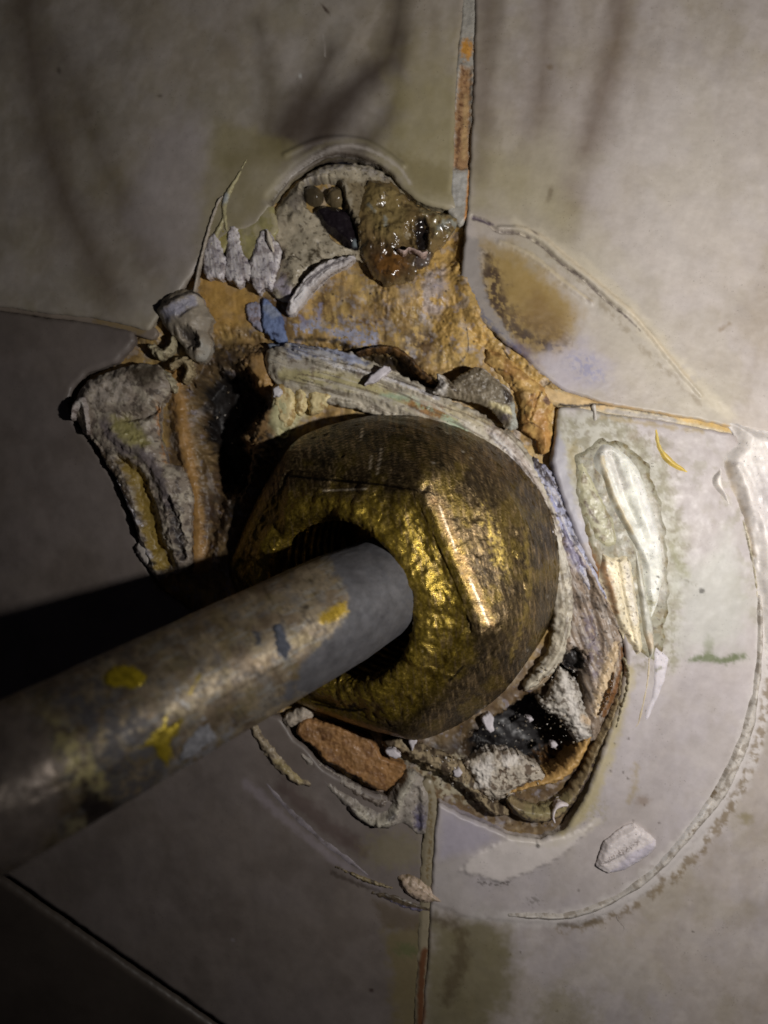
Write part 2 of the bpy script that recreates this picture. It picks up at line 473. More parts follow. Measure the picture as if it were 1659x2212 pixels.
# upper right tile
UR = Poly([(1026, -700), (1023, 0), (1019, 180), (1013, 330), (1006, 470), (1002, 500), (996, 560), (993, 606), (1004, 640), (1020, 680), (1040, 705), (1062, 722), (1090, 752), (1125, 775),
           (1155, 808), (1184, 830), (1215, 850), (1250, 862), (1300, 880), (1400, 898), (1500, 914), (1570, 930), (1659, 941), (2400, 1020), (2400, -700)])
relief("tile", prof="tile", shape=UR, mat=M_TILE, z0=-34, h=36, edge=6, res=2.6, rag=2.0, rs=26, base=c8(176, 167, 160), parent=wall, ms=120, mot=0.06,
       hl=[('n', 2.5, 300, 5), ('n', 0.4, 40, 8), (4, Line([(1072, 505, 3), (1118, 508), (1165, 530), (1210, 572), (1262, 612), (1305, 648), (1345, 680), (1378, 712, 4), (1440, 790, 4), (1500, 860, 3)], 6), 4, 2, 20),
           (-6, Line([(1019, 482, 5), (1045, 490), (1070, 512), (1118, 516), (1162, 541), (1203, 578), (1254, 615), (1298, 655), (1328, 680, 2)], 3), 2, 1, 12),
           (3, Line([(1075, 535), (1144, 566), (1206, 618), (1269, 662)], 5), 5, 2), ('n', 0.2, 14, 4)],
       cl=tile_look([
           (c8(104, 86, 70), 0.75, Line([(1340, -40, 26), (1320, 120, 26), (1270, 300, 28), (1230, 400, 32), (1200, 520, 26)]), 42, 8, 110),
           (c8(106, 90, 74), 0.65, Line([(1180, -40, 16), (1170, 120, 26), (1160, 300, 30), (1180, 460, 30)]), 42, 8, 110),
           (c8(106, 92, 78), 0.6, Line([(1050, -40, 24), (1045, 200, 24), (1030, 400, 20)]), 26, 12, 70),
           (OLIVE, 0.6, Poly([(1030, 330), (1150, 360), (1230, 480), (1200, 520), (1120, 470), (1020, 470)]), 50, 20, 80),
           (c8(176, 168, 148), 0.6, Line([(1180, 360), (1160, 500), (1260, 600), (1400, 780), (1500, 880)], 60), 60, 20, 70),
           (c8(202, 196, 190), 0.4, Blob(1480, 420, 170, 300, 12), 120, 30, 90),
           # brown old glue inside the arc
           (c8(150, 126, 74), 0.95, Poly([(1036, 540), (1100, 550), (1190, 615), (1240, 680), (1215, 760), (1150, 790), (1100, 770), (1030, 690)]), 30, 12, 26), ('d', c8(120, 96, 56), 0.0, 8, 8, 40, 0.2, 0.2), (c8(140, 116, 66), 0.6, Blob(1150, 670, 60, 46, 35), 24, 12, 20),
           (c8(110, 84, 52), 0.5, Poly([(1150, 640), (1215, 690), (1215, 745), (1160, 760), (1110, 700)]), 26, 12, 26),
           (c8(66, 50, 38), 0.95, Line([(1045, 570, 10), (1060, 620, 22), (1064, 660, 24), (1092, 712, 20), (1140, 742, 14), (1200, 760, 8)]), 18, 14, 22, (16, -0.2)), (c8(110, 88, 54), 0.7, Line([(1100, 690, 10), (1160, 712, 14), (1215, 740, 10)]), 16, 10, 16, (10, -0.1)),
           (c8(146, 140, 136), 0.85, Poly([(1000, 520), (1030, 530), (1034, 600), (1050, 660), (1090, 720), (1120, 768), (1062, 722), (1010, 650), (992, 606)]), 6, 5, 12),
           (c8(90, 92, 112), 0.7, Line([(1010, 640), (1045, 700), (1090, 745), (1125, 775)], 6), 4, 5, 10, (12, -0.1)),
           (c8(166, 160, 172), 0.6, Poly([(1150, 770), (1250, 740), (1310, 800), (1300, 850), (1200, 850), (1150, 800)]), 22, 12, 30),
           (c8(128, 130, 164), 0.55, Blob(1255, 800, 36, 24, 30), 16, 10, 16, (12, 0.0)),
           (c8(92, 84, 112), 0.6, Blob(1120, 765, 30, 14, 40), 8, 6, 12),
           (c8(80, 66, 84), 0.85, Line([(1019, 482, 4), (1045, 492), (1060, 498, 2)], 4), 2.5, 2, 8),
           (c8(196, 186, 164), 0.6, Line([(1110, 492, 8), (1210, 556, 14), (1330, 655, 16), (1430, 770, 16), (1560, 905, 12)]), 10, 8, 40, (50, -0.6)), (c8(132, 118, 94), 0.5, Line([(1180, 560, 4), (1290, 668, 6), (1400, 780, 6), (1500, 880, 5)]), 7, 7, 20, (22, 0.0)),
           (c8(82, 70, 66), 0.85, Line([(1066, 512, 1.5), (1118, 516), (1162, 541), (1203, 578), (1254, 615), (1298, 655), (1328, 680), (1372, 722, 1)], 2.2), 2, 1.5, 10, (14, -0.5)),
           (c8(204, 190, 164), 0.7, Line([(1110, 500, 3), (1165, 524), (1210, 562), (1262, 604), (1305, 640), (1350, 680), (1400, 740), (1480, 830, 3)], 5), 4, 3, 20),
           (c8(90, 76, 76), 0.6, Blob(1149, 480 + 36, 9, 2.5, 40), 2), (c8(96, 80, 84), 0.6, Blob(1263, 657, 9, 4, 40), 2.5),
           (c8(196, 182, 152), 0.6, Line([(1075, 532, 2), (1144, 563), (1206, 615), (1269, 660, 2)], 4), 3, 2, 14),
           (c8(110, 90, 60), 0.55, Blob(1181, 165, 6), 5, 2), (c8(90, 74, 50), 0.5, Blob(1181, 432, 5, 14, 20), 5, 3), (c8(120, 96, 56), 0.5, Line([(1540, 722), (1560, 708)], 3), 5, 3),
           (c8(190, 150, 70), 0.6, Line([(1195, 852), (1300, 878), (1420, 899), (1560, 926)], 3), 3, 3, 16)]))

# lower right tile
LR = Poly([(1196, 884), (1240, 884), (1300, 896), (1420, 912), (1560, 938), (1659, 957), (2400, 1045), (2400, 2500), (903, 2500), (906, 2212), (922, 2030), (928, 1900), (936, 1780), (944, 1720), (990, 1745),
           (1060, 1775), (1100, 1792), (1160, 1800), (1212, 1780), (1258, 1705), (1290, 1615), (1325, 1510), (1342, 1420), (1326, 1335), (1290, 1260), (1250, 1190), (1222, 1120), (1200, 1060), (1184, 1000), (1192, 940)])
RING = Poly([(1170, 880), (1330, 870), (1560, 925), (1600, 1000), (1628, 1120), (1640, 1270), (1634, 1420), (1618, 1560), (1590, 1650), (1548, 1730), (1490, 1800), (1430, 1862), (1372, 1915), (1300, 1952), (1210, 1976), (1100, 1972), (1000, 1960), (930, 1930), (925, 1700)])
relief("tile", prof="tile", shape=LR, mat=M_TILE, z0=-38, h=39, edge=6, res=3.0, rag=2.0, rs=20, base=c8(172, 164, 162), parent=wall, ms=120, mot=0.08,
       hl=[('n', 2.5, 300, 6), ('n', 0.5, 30, 8), (2, RING, 5, 3, 30), (4, Poly([(1016, 1831), (1090, 1795), (1210, 1790), (1265, 1768), (1240, 1800), (1190, 1840), (1130, 1868), (1075, 1888), (990, 1862)]), 5, 4, 16)],
       cl=tile_look([
           (c8(178, 172, 176), 0.35, RING, 14, 6, 30),
           (c8(196, 190, 186), 0.85, Line([(1636, 1200, 16), (1636, 1400, 20), (1612, 1560, 26), (1560, 1690, 30), (1450, 1830, 26), (1320, 1930, 20), (1180, 1966, 16), (1020, 1958, 12)]), 10, 8, 26, (40, -0.7)),
           (c8(124, 108, 84), 0.8, Line([(1648, 1200, 6), (1650, 1400, 8), (1628, 1560, 10), (1580, 1700, 10), (1470, 1850, 10), (1330, 1955, 8), (1200, 1990, 6)]), 6, 8, 18, (22, -0.05)),
           (c8(172, 172, 150), 0.6, Poly([(1190, 890), (1330, 900), (1420, 1000), (1470, 1200), (1440, 1440), (1380, 1300), (1300, 980), (1230, 1100), (1200, 1040)]), 22, 12, 34),
           (c8(120, 112, 78), 0.6, Poly([(1195, 900), (1330, 890), (1440, 960), (1470, 1200), (1450, 1440), (1370, 1440), (1240, 1100)]), 20, 14, 30, (24, 0.12)),
           (c8(104, 90, 66), 0.45, Poly([(1195, 900), (1330, 890), (1440, 960), (1470, 1200), (1450, 1440), (1370, 1440), (1240, 1100)]), 20, 14, 30, (12, 0.42)),
           (c8(140, 134, 112), 0.5, Line([(1500, 1000), (1600, 1150), (1620, 1300)], 40), 30, 20, 30, (30, 0.2)),
           (c8(178, 180, 168), 0.55, Poly([(1440, 1250), (1560, 1150), (1610, 1300), (1570, 1400), (1460, 1400)]), 40, 16, 50),
           (c8(158, 156, 166), 0.8, Poly([(1186, 930), (1206, 950), (1222, 1030), (1236, 1100), (1262, 1170), (1240, 1180), (1205, 1090), (1184, 1010)]), 6, 6, 14),
           (c8(150, 130, 62), 0.55, Blob(1235, 1000, 16, 36, -10), 10, 8), (c8(150, 130, 80), 0.6, Line([(1290, 905), (1420, 925), (1500, 935)], 4), 4, 4, 14),
           (c8(120, 100, 60), 0.5, Blob(1355, 945, 12), 8, 5), (c8(110, 104, 60), 0.3, Line([(1400, 985, 10), (1430, 1080, 10), (1450, 1180, 14)]), 14, 8, 26, (18, 0.0)),
           (c8(122, 120, 74), 0.6, Line([(1434, 1180, 5), (1452, 1216, 8), (1466, 1240, 6)]), 8, 5, 12), (c8(60, 56, 46), 0.85, Blob(1500, 1272, 6, 6), 2.5, 2, 6),
           (c8(84, 74, 50), 0.6, Line([(1452, 1242, 2), (1490, 1262, 2)], 2), 3, 3, 6, (6, 0.0)),
           (c8(80, 92, 44), 0.85, Line([(1478, 1418, 4), (1510, 1412, 9), (1540, 1420, 6), (1568, 1414, 8), (1592, 1410, 3)]), 6, 5, 10), (c8(96, 104, 60), 0.5, Blob(1515, 1392, 9, 22), 8, 5),
           (c8(88, 80, 60), 0.6, Line([(1630, 1280, 2), (1638, 1320, 4), (1640, 1350, 3)]), 4, 3, 8), (c8(110, 104, 70), 0.5, Line([(1590, 1040, 3), (1604, 1110, 5), (1606, 1180, 5)]), 6, 4, 12),
           # hand wiped yellow halo by the hole
           (c8(172, 158, 100), 0.6, Line([(1350, 1440, 8), (1320, 1560, 10), (1280, 1680, 12), (1240, 1750, 12), (1190, 1800, 8)]), 10, 6, 20),
           (c8(150, 140, 90), 0.35, Blob(1270, 1740, 26), 20, 14, 14, (10, 0.0)),
           (c8(214, 206, 200), 0.65, Poly([(1016, 1831), (1090, 1795), (1210, 1790), (1265, 1768), (1240, 1800), (1190, 1840), (1130, 1868), (1075, 1888), (990, 1862)]), 5, 5, 14),
           (c8(168, 162, 176), 0.7, Poly([(955, 1740), (1040, 1770), (1070, 1800), (1000, 1825), (945, 1840)]), 14, 6, 20),
           (c8(196, 188, 176), 0.6, Line([(1100, 1795), (1180, 1805), (1250, 1780), (1280, 1760)], 8), 6, 6, 14),
           (c8(60, 52, 44), 0.7, Line([(1030, 1888), (1060, 1892), (1095, 1888)], 4), 3, 5, 6, (6, 0.1)),
           (c8(60, 54, 48), 0.8, Blob(1154, 1810, 4, 5), 2, 1.5, 4), (c8(60, 54, 48), 0.6, Line([(1150, 1795), (1153, 1808)], 1.2), 1.2),
           (c8(70, 60, 50), 0.7, Multi(*[Blob(x, y, 2.2) for x, y in [(1379, 1724), (1356, 1758), (1410, 1762), (1334, 1655), (1343, 1668), (1308, 1652), (1382, 1526), (1345, 1584), (1316, 1594), (1395, 1508), (1240, 1905), (1178, 1956), (1016 + 466, 1993), (1096, 2040), (1118, 2036), (1195, 2160), (1424, 2194)]]), 1.6, 1, 5),
           (c8(120, 98, 76), 0.5, Blob(1374, 1715, 14, 10), 8, 5), (c8(150, 132, 84), 0.5, Line([(1362, 1640, 4), (1358, 1690, 5), (1344, 1715, 4)]), 8, 6, 10),
           (c8(128, 116, 70), 0.6, Blob(1595, 1753, 14, 12), 8, 5), (c8(80, 74, 62), 0.5, Blob(1145, 1928, 16, 8), 4, 6, 8, (6, 0.0)),
           (c8(96, 84, 66), 0.6, Line([(1205, 1978), (1250, 1976), (1285, 1966)], 5), 4, 5, 12), 
           # mouldy area under the plug
           (c8(112, 104, 70), 0.8, Poly([(920, 1975), (1040, 1968), (1085, 1990), (1110, 2060), (1090, 2150), (1000, 2230), (1000, 2400), (900, 2400)]), 28, 18, 40),
           (c8(88, 76, 56), 0.75, Line([(925, 1960, 10), (990, 1990, 10), (990, 2060, 16), (960, 2140, 10)]), 14, 10, 20),
           (c8(112, 64, 32), 0.85, Line([(926, 1990, 2), (914, 2080, 4), (908, 2160, 7), (906, 2300, 7)]), 5, 4, 30),
           (c8(176, 170, 166), 0.5, Poly([(1000, 1830), (930, 1850), (930, 1950), (1100, 1965), (1000, 1900)]), 20, 10),
           (c8(126, 118, 80), 0.45, Blob(1210, 2170, 60, 50), 30, 16)]))

# lower left tile (base colour darkened for the torch's falloff to the left)
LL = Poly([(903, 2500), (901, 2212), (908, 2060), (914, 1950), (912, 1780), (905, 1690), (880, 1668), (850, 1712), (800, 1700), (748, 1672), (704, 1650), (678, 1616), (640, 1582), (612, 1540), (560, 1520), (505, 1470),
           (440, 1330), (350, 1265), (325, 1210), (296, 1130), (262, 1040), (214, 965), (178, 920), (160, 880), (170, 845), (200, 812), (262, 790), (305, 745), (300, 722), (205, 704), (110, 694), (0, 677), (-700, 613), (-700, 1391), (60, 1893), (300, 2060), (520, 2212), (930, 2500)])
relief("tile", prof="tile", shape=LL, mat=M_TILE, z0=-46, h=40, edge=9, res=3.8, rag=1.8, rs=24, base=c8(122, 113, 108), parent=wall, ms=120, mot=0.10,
       hl=[('n', 2.5, 300, 7), ('n', 0.4, 30, 8)],
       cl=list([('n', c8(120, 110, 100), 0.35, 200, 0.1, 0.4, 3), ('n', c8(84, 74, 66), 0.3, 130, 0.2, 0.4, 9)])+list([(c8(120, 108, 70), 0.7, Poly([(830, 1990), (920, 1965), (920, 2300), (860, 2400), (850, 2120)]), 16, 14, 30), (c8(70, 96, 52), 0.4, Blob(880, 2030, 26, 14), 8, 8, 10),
                     (c8(96, 82, 60), 0.6, Poly([(805, 1925), (930, 1960), (930, 1990), (830, 1985)]), 8, 6, 20),
                     (c8(60, 44, 40), 0.8, Blob(803, 2116, 5, 4), 2, 1), (c8(58, 48, 40), 0.6, Line([(720, 1868), (770, 1890), (820, 1905)], 4), 3, 4, 8),
                     (c8(160, 150, 156), 0.5, Line([(540, 1680, 10), (640, 1770, 8), (740, 1850, 8), (820, 1900, 6)]), 8, 5, 20), (c8(80, 62, 58), 0.6, Line([(620, 1690, 14), (700, 1760, 18), (780, 1820, 14)]), 14, 10, 30),
                     (c8(126, 118, 84), 0.5, Blob(850, 1820, 60, 36), 20, 14), (c8(150, 146, 150), 0.6, Blob(510, 2010, 4, 3), 2)]))
# the next tile, beyond the slanting edge; base darkened for the torch's falloff
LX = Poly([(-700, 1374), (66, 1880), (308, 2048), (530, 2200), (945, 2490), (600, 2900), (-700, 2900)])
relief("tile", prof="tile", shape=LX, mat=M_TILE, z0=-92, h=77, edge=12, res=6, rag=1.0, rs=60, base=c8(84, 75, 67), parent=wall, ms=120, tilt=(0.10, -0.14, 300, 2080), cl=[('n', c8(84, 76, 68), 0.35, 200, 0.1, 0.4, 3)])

# pale filler left standing in the upright joint + bits of ochre
relief("joint_filler", Poly([(998, -700), (1024, -700), (1022, 0), (1018, 150), (1012, 330), (1006, 480), (990, 500), (968, 470), (974, 400), (977, 300), (984, 170), (996, 60)]), M_SIL, z0=-50, h=47, edge=7, res=2.4, rag=1.5, grow=5, prof='tile', parent=wall, base=c8(172, 168, 158),
       cl=[(c8(206, 150, 72), 1, Blob(1003, 132, 13, 20), 6, 6, 8), (c8(168, 128, 84), 0.9, Poly([(990, 168), (1013, 172), (1010, 385), (975, 385), (980, 260)]), 6, 5, 12),
           (c8(96, 62, 44), 0.8, Line([(996, 165, 5), (1000, 200, 3), (990, 280, 6), (985, 330, 5), (984, 380, 4)]), 4, 5, 10, (10, 0.0)), (c8(190, 158, 112), 0.8, Line([(1003, 230), (1000, 300), (998, 360)], 5), 3, 3, 14),
           (c8(200, 136, 62), 0.95, Line([(1010, 388), (1006, 440), (1001, 490)], 3), 2, 1.5), (c8(178, 176, 170), 0.9, Poly([(974, 392), (1004, 392), (1000, 460), (976, 462)]), 2, 2), (DBROWN, 0.9, Line([(1019, 140), (1016, 250), (1012, 390), (1006, 470)], 2), 1.5, 1.5, 9, (12, -0.1))],
       hl=[(-5, Poly([(990, 168), (1013, 172), (1010, 385), (975, 385), (980, 260)]), 2, 2, 10), ('n', 1.2, 9, 3)])
# filler in the level joint on the right
relief("joint_filler", Line([(1150, 850, 8), (1200, 866, 15), (1290, 888, 12), (1420, 906, 11), (1560, 932, 13), (1659, 950, 13), (2400, 1033, 14)]), M_PUTTY, z0=-50, h=48, edge=9, res=2.4, rag=1.5, grow=4, prof='tile', parent=wall, base=c8(190, 170, 138),
       cl=[(ORANGEL, 0.95, Line([(1150, 850, 12), (1200, 866, 14), (1290, 882, 9), (1310, 886, 3)]), 5, 4, 12), (c8(160, 152, 146), 0.8, Line([(1300, 893, 5), (1440, 914, 6)], 5), 3, 2), (c8(196, 150, 76), 0.9, Line([(1440, 904, 5), (1500, 916, 9), (1570, 932, 9)]), 4, 3, 12),
           (DBROWN, 0.95, Line([(1200, 880, 3), (1240, 884, 3), (1290, 880, 2.5), (1400, 899, 1.5), (1470, 908, 1.2)]), 1.5, 1.5, 8)])
# grey stuff in the level joint on the left
relief("joint_filler", Line([(-700, 608, 9), (0, 673, 9), (110, 688, 8), (205, 700, 9), (290, 714, 14), (340, 730, 14)]), M_TILE, z0=-60, h=51, edge=4, res=2.6, prof='flat', rag=0.6, rs=40, parent=wall, base=c8(136, 124, 112), cl=[(c8(140, 120, 84), 0.8, Line([(230, 702), (320, 725)], 9), 5, 5, 10)])
# joint below the nut
relief("joint_filler", Line([(922, 1690, 14), (930, 1760, 14), (924, 1850, 15), (918, 1960, 15), (913, 2060, 14), (907, 2212, 14), (903, 2500, 14)]), M_TILE, z0=-30, h=27, edge=10, res=2.2, prof='tile', rag=3, rs=18, parent=wall, base=c8(140, 130, 108),
       cl=[(c8(110, 90, 50), 0.8, Line([(926, 1700), (928, 1800), (920, 1890)], 4), 3, 4, 6, (7, 0.0)), (c8(102, 60, 32), 0.9, Line([(916, 2040), (908, 2130), (904, 2500)], 7), 4, 2)])

# ------------------------------------------------------------------ the raw bed in the hole
BED = Poly([(150, 780), (420, 540), (560, 380), (900, 380), (1040, 440), (1080, 680), (1260, 820), (1240, 1100), (1360, 1300), (1370, 1520), (1240, 1830), (1040, 1800), (880, 1800), (560, 1620), (420, 1400), (140, 1000)])
VOID_L = Poly([(428, 842), (470, 800), (528, 806), (577, 872), (548, 905), (515, 942), (548, 994), (530, 1060), (492, 1058), (468, 1000), (446, 950)])
VOID_R = Poly([(1010, 1600), (1060, 1560), (1150, 1500), (1180, 1530), (1206, 1560), (1224, 1585), (1222, 1640), (1150, 1665), (1080, 1640), (1020, 1625)])
relief("putty_bed", BED, M_PUTTY, z0=-52, h=18, edge=20, res=2.1, rag=3, parent=wall, base=c8(190, 150, 88), skirt=120, mot=0.20, ms=30,
       hl=[('n', 7, 120, 3), ('n', 1.6, 40, 6), ('d', 0.9, 24, 5, 84),
           (22, Line([(860, 640), (1000, 640), (1000, 760), (1120, 830), (1180, 900)], 40), 34, 8), (16, Line([(1000, 480), (996, 560), (1004, 640), (1050, 725), (1130, 790), (1210, 856)], 16), 14, 4), (12, Line([(580, 470), (440, 560), (370, 660), (330, 725)], 26), 14, 5), (-40, Line([(790, 780), (860, 800), (920, 830)], 16), 14, 5),
           (-90, VOID_L, 22, 8, 24), (-85, VOID_R, 16, 7, 20), (-50, Blob(1236, 1425, 26, 30), 10, 8), (-30, Blob(690, 760, 60, 10), 10, 4),
           (20, Blob(565, 800, 34, 40), 16, 8), (24, Poly([(560, 900), (620, 840), (640, 900), (560, 1030), (530, 1080)]), 14, 8), (16, Blob(530, 972, 18, 11), 7, 4, 8),
           (14, Line([(385, 820), (400, 950), (430, 1080), (430, 1230)], 14), 12, 4), (-16, Line([(430, 740), (540, 740), (600, 760)], 16), 14, 6),
           (18, Blob(1128, 862, 14), 10, 2), (-240, Blob(870, 1235, 235, 265), 50), (22, Line([(560, 1000), (520, 1100), (490, 1200)], 26), 18, 6)],
       cl=[('n', c8(126, 88, 50), 0.6, 80, 0.15, 0.35, 4), ('n', c8(192, 148, 92), 0.6, 50, 0.25, 0.25, 12), ('d', c8(92, 64, 42), 0.45, 16, 5, 86, 0.28, 0.25),
           (c8(84, 62, 46), 0.85, Poly([(800, 1560), (1000, 1500), (1180, 1380), (1190, 1100), (1300, 1200), (1380, 1400), (1340, 1560), (1260, 1820), (1050, 1800), (860, 1700)]), 26, 14, 30), (c8(98, 74, 54), 0.8, Poly([(400, 740), (560, 740), (640, 820), (660, 900), (560, 1060), (520, 1260), (400, 1260), (360, 900)]), 26, 14, 30), ('n', c8(150, 128, 104), 0.5, 26, 0.38, 0.16, 39),
           (c8(196, 148, 76), 0.75, Poly([(860, 560), (1000, 480), (1005, 640), (1060, 740), (1180, 830), (1190, 930), (1140, 880), (1100, 810), (960, 760), (900, 640)]), 20, 10, 30),
           (c8(176, 164, 166), 0.75, Poly([(910, 605), (958, 580), (962, 660), (945, 690), (915, 690), (905, 650)]), 12, 7, 16, (26, -0.35)), (c8(170, 156, 156), 0.5, Blob(880, 640, 18, 14), 9, 6, 12),
           (c8(64, 40, 26), 0.8, Poly([(880, 700), (930, 720), (940, 780), (900, 800), (860, 770)]), 22, 14, 20, (20, -0.15)),
           (c8(78, 46, 26), 0.7, Line([(700, 640), (710, 690), (790, 700), (830, 690)], 12), 14, 9, 16, (14, 0.05)),
           (c8(60, 38, 26), 0.7, Line([(838, 622), (836, 680), (832, 740)], 2.5), 3, 2, 8),
           (c8(70, 42, 26), 0.8, Poly([(560, 640), (620, 650), (640, 720), (610, 740), (560, 680)]), 14, 8, 16),
           ('n', c8(176, 168, 166), 0.45, 38, 0.48, 0.14, 33), ('n', c8(70, 48, 32), 0.45, 30, 0.42, 0.2, 37), ('n', c8(150, 150, 166), 0.4, 22, 0.60, 0.10, 35),
           # blue grey skins of paint
           (c8(160, 164, 182), 0.95, Poly([(634, 703), (680, 690), (700, 712), (740, 716), (818, 718), (815, 752), (770, 752), (735, 740), (700, 716), (640, 722)]), 3, 7, 11, (9, -0.28)),
           (c8(150, 150, 176), 0.8, Line([(690, 690, 5), (693, 660, 3)], 4), 3, 4, 8), (c8(150, 150, 176), 0.7, Line([(660, 700, 8), (650, 685, 3)], 4), 3, 4, 8),
           (c8(150, 150, 162), 0.6, Blob(770, 712, 60, 22), 10, 10, 12, (8, 0.12)),
           (BLACK, 0.9, Line([(630, 735, 3), (720, 740, 4), (790, 770, 9), (860, 790, 14), (915, 826, 10), (950, 845, 5)]), 6, 5, 12), (DBROWN, 0.8, Poly([(560, 900), (620, 840), (640, 900), (560, 1030), (520, 1100), (490, 1200), (440, 1100)]), 18, 12, 26, (24, -0.2)),
           (c8(150, 110, 70), 0.7, Poly([(560, 905), (600, 860), (600, 930), (545, 1020), (520, 1000), (530, 950)]), 12, 9, 18, (16, -0.1)), (c8(178, 138, 100), 0.9, Blob(530, 972, 20, 12), 5, 4, 8),
           (c8(176, 128, 74), 0.9, Poly([(528, 778), (570, 768), (612, 792), (595, 845), (560, 850), (550, 815)]), 8, 6, 14),
           (DBROWN, 0.75, Poly([(430, 740), (540, 750), (560, 800), (470, 800), (420, 850)]), 20, 10, 22, (24, -0.2)), (BLACK, 0.97, VOID_L, 12, 9, 22), (c8(70, 44, 30), 0.7, Line([(470, 1020, 20), (450, 1100, 20), (440, 1200, 20)]), 20, 10, 24, (18, -0.05)),  # left void painted black to deepen its shade
           (c8(176, 122, 62), 0.85, Line([(380, 810, 12), (397, 900, 14), (420, 1030, 12), (432, 1130, 12), (440, 1220, 16)]), 9, 5, 18), (c8(186, 134, 62), 0.8, Poly([(430, 580), (560, 640), (560, 700), (470, 720), (430, 650)]), 18, 8, 20),
           (DBROWN, 0.8, Poly([(960, 1600), (1200, 1480), (1260, 1600), (1240, 1680), (1100, 1660), (1000, 1680), (860, 1640), (820, 1600)]), 20, 10, 20), (BLACK, 0.97, VOID_R, 12, 8, 14), (BLACK, 0.95, Blob(1236, 1425, 26, 30), 7, 8, 10),  # right void and small hollow painted black for the shade inside
           (c8(120, 78, 42), 0.8, Poly([(1180, 1640), (1240, 1600), (1250, 1640), (1200, 1690), (1130, 1670)]), 12, 8, 12, (12, -0.1)),
           (c8(176, 164, 140), 0.85, Poly([(820, 1590), (960, 1620), (1060, 1640), (1060, 1740), (960, 1720), (900, 1650), (830, 1630)]), 10, 10, 16, (14, -0.08)),
           (c8(206, 196, 150), 0.9, Poly([(600, 830), (700, 850), (660, 900), (610, 960), (590, 920)]), 12, 6, 20),
           (DBROWN, 0.9, Multi(Line([(1000, 500), (1004, 560)], 1.2), Line([(1080, 760), (1100, 800), (1090, 830)], 1.4), Line([(1190, 826), (1160, 850), (1150, 880), (1165, 920)], 1.3), Line([(1155, 870), (1135, 880), (1120, 905)], 1.2), Line([(1000, 700), (1008, 760), (990, 790)], 1.0)), 1.2, 1.6, 8),
           (c8(40, 26, 18), 0.9, Multi(*[Blob(x, y, 2.4) for x, y in [(956, 700), (962, 735), (930, 690), (968, 752), (912, 745), (985, 620), (700, 620), (720, 640), (741, 655), (760, 690), (800, 640), (812, 700), (960, 640), (1020, 745), (1130, 800)]]), 1.5)])

# ================================================================== BRASS NUT
def ring_mesh(name, prof, mat, axis0, axis1, hexang, disp=None, colf=None, nth=420, parent=None):
    """prof rows: t (px along the axis from the wall), r, hexness ; turned round the axis"""
    A0 = np.array(axis0, float); A1 = np.array(axis1, float)
    d = A1 - A0; d /= np.linalg.norm(d)
    e1 = np.cross(d, [0, 1.0, 0]); e1 /= np.linalg.norm(e1); e2 = np.cross(d, e1)
    if e1[0] < 0: e1 = -e1
    if e2[1] < 0: e2 = -e2
    th = np.linspace(0, 2 * np.pi, nth, endpoint=False)
    pr = np.array(prof, float)
    T, TH = np.meshgrid(np.arange(len(pr)), th, indexing='ij')
    t = pr[T, 0]; r = pr[T, 1]; hx = pr[T, 2]
    m = (TH - math.radians(hexang) + math.pi / 6) % (math.pi / 3) - math.pi / 6      # 0 at a corner
    m = np.abs(m); m = math.pi / 6 - m                                       # 0 mid flat, 30deg corner
    hs = math.cos(math.pi / 6) / np.cos(np.clip(m, 0, math.pi / 6 - 0.03))
    r = r * (1 - hx * (1 - hs))
    if disp is not None: dt, dr = disp(T, TH, t, r); t = t + dt; r = r + dr
    P = A0[None, None] + d * t[..., None] + (e1 * np.cos(TH)[..., None] + e2 * np.sin(TH)[..., None]) * r[..., None]
    nr = len(pr)
    ids = np.arange(nr * nth).reshape(nr, nth)
    a = ids[:-1]; b = ids[1:]
    F = np.stack([a, np.roll(a, -1, 1), np.roll(b, -1, 1), b], -1).reshape(-1, 4)
    P = P.reshape(-1, 3)
    V = P * U; V[:, 1] *= -1
    kz = H / (H - P[:, 2]); X = CX + P[:, 0] * kz; Y = CY + P[:, 1] * kz
    C = colf(X, Y, TH.ravel(), T.ravel())
    # make the outside face outwards
    me_n = np.cross(V[F[0, 1]] - V[F[0, 0]], V[F[0, 3]] - V[F[0, 0]])
    cen = (A0 + d * t.ravel()[F[0, 0]]) * U; cen[1] *= -1
    return V, F, C, (me_n @ (V[F[0, 0]] - cen)) < 0

def densify(rows, n, smooth=3):
    p = np.array(rows, float)
    L = np.concatenate([[0], np.cumsum(np.hypot(np.diff(p[:, 0]), np.diff(p[:, 1])))])
    s = np.linspace(0, L[-1], n)
    q = np.stack([np.interp(s, L, p[:, i]) for i in range(p.shape[1])], 1)
    for _ in range(smooth):
        q[1:-1] = (q[:-2] + 2 * q[1:-1] + q[2:]) / 4
    return q

NA0 = (32, 129, -70); NA1 = (-106, 182, 170)
nut = empty("brass_nut", at(860, 1230, 0))
tag(nut, "large worn brass hexagonal nut with rounded shoulders sunk in the wall hole", "nut")

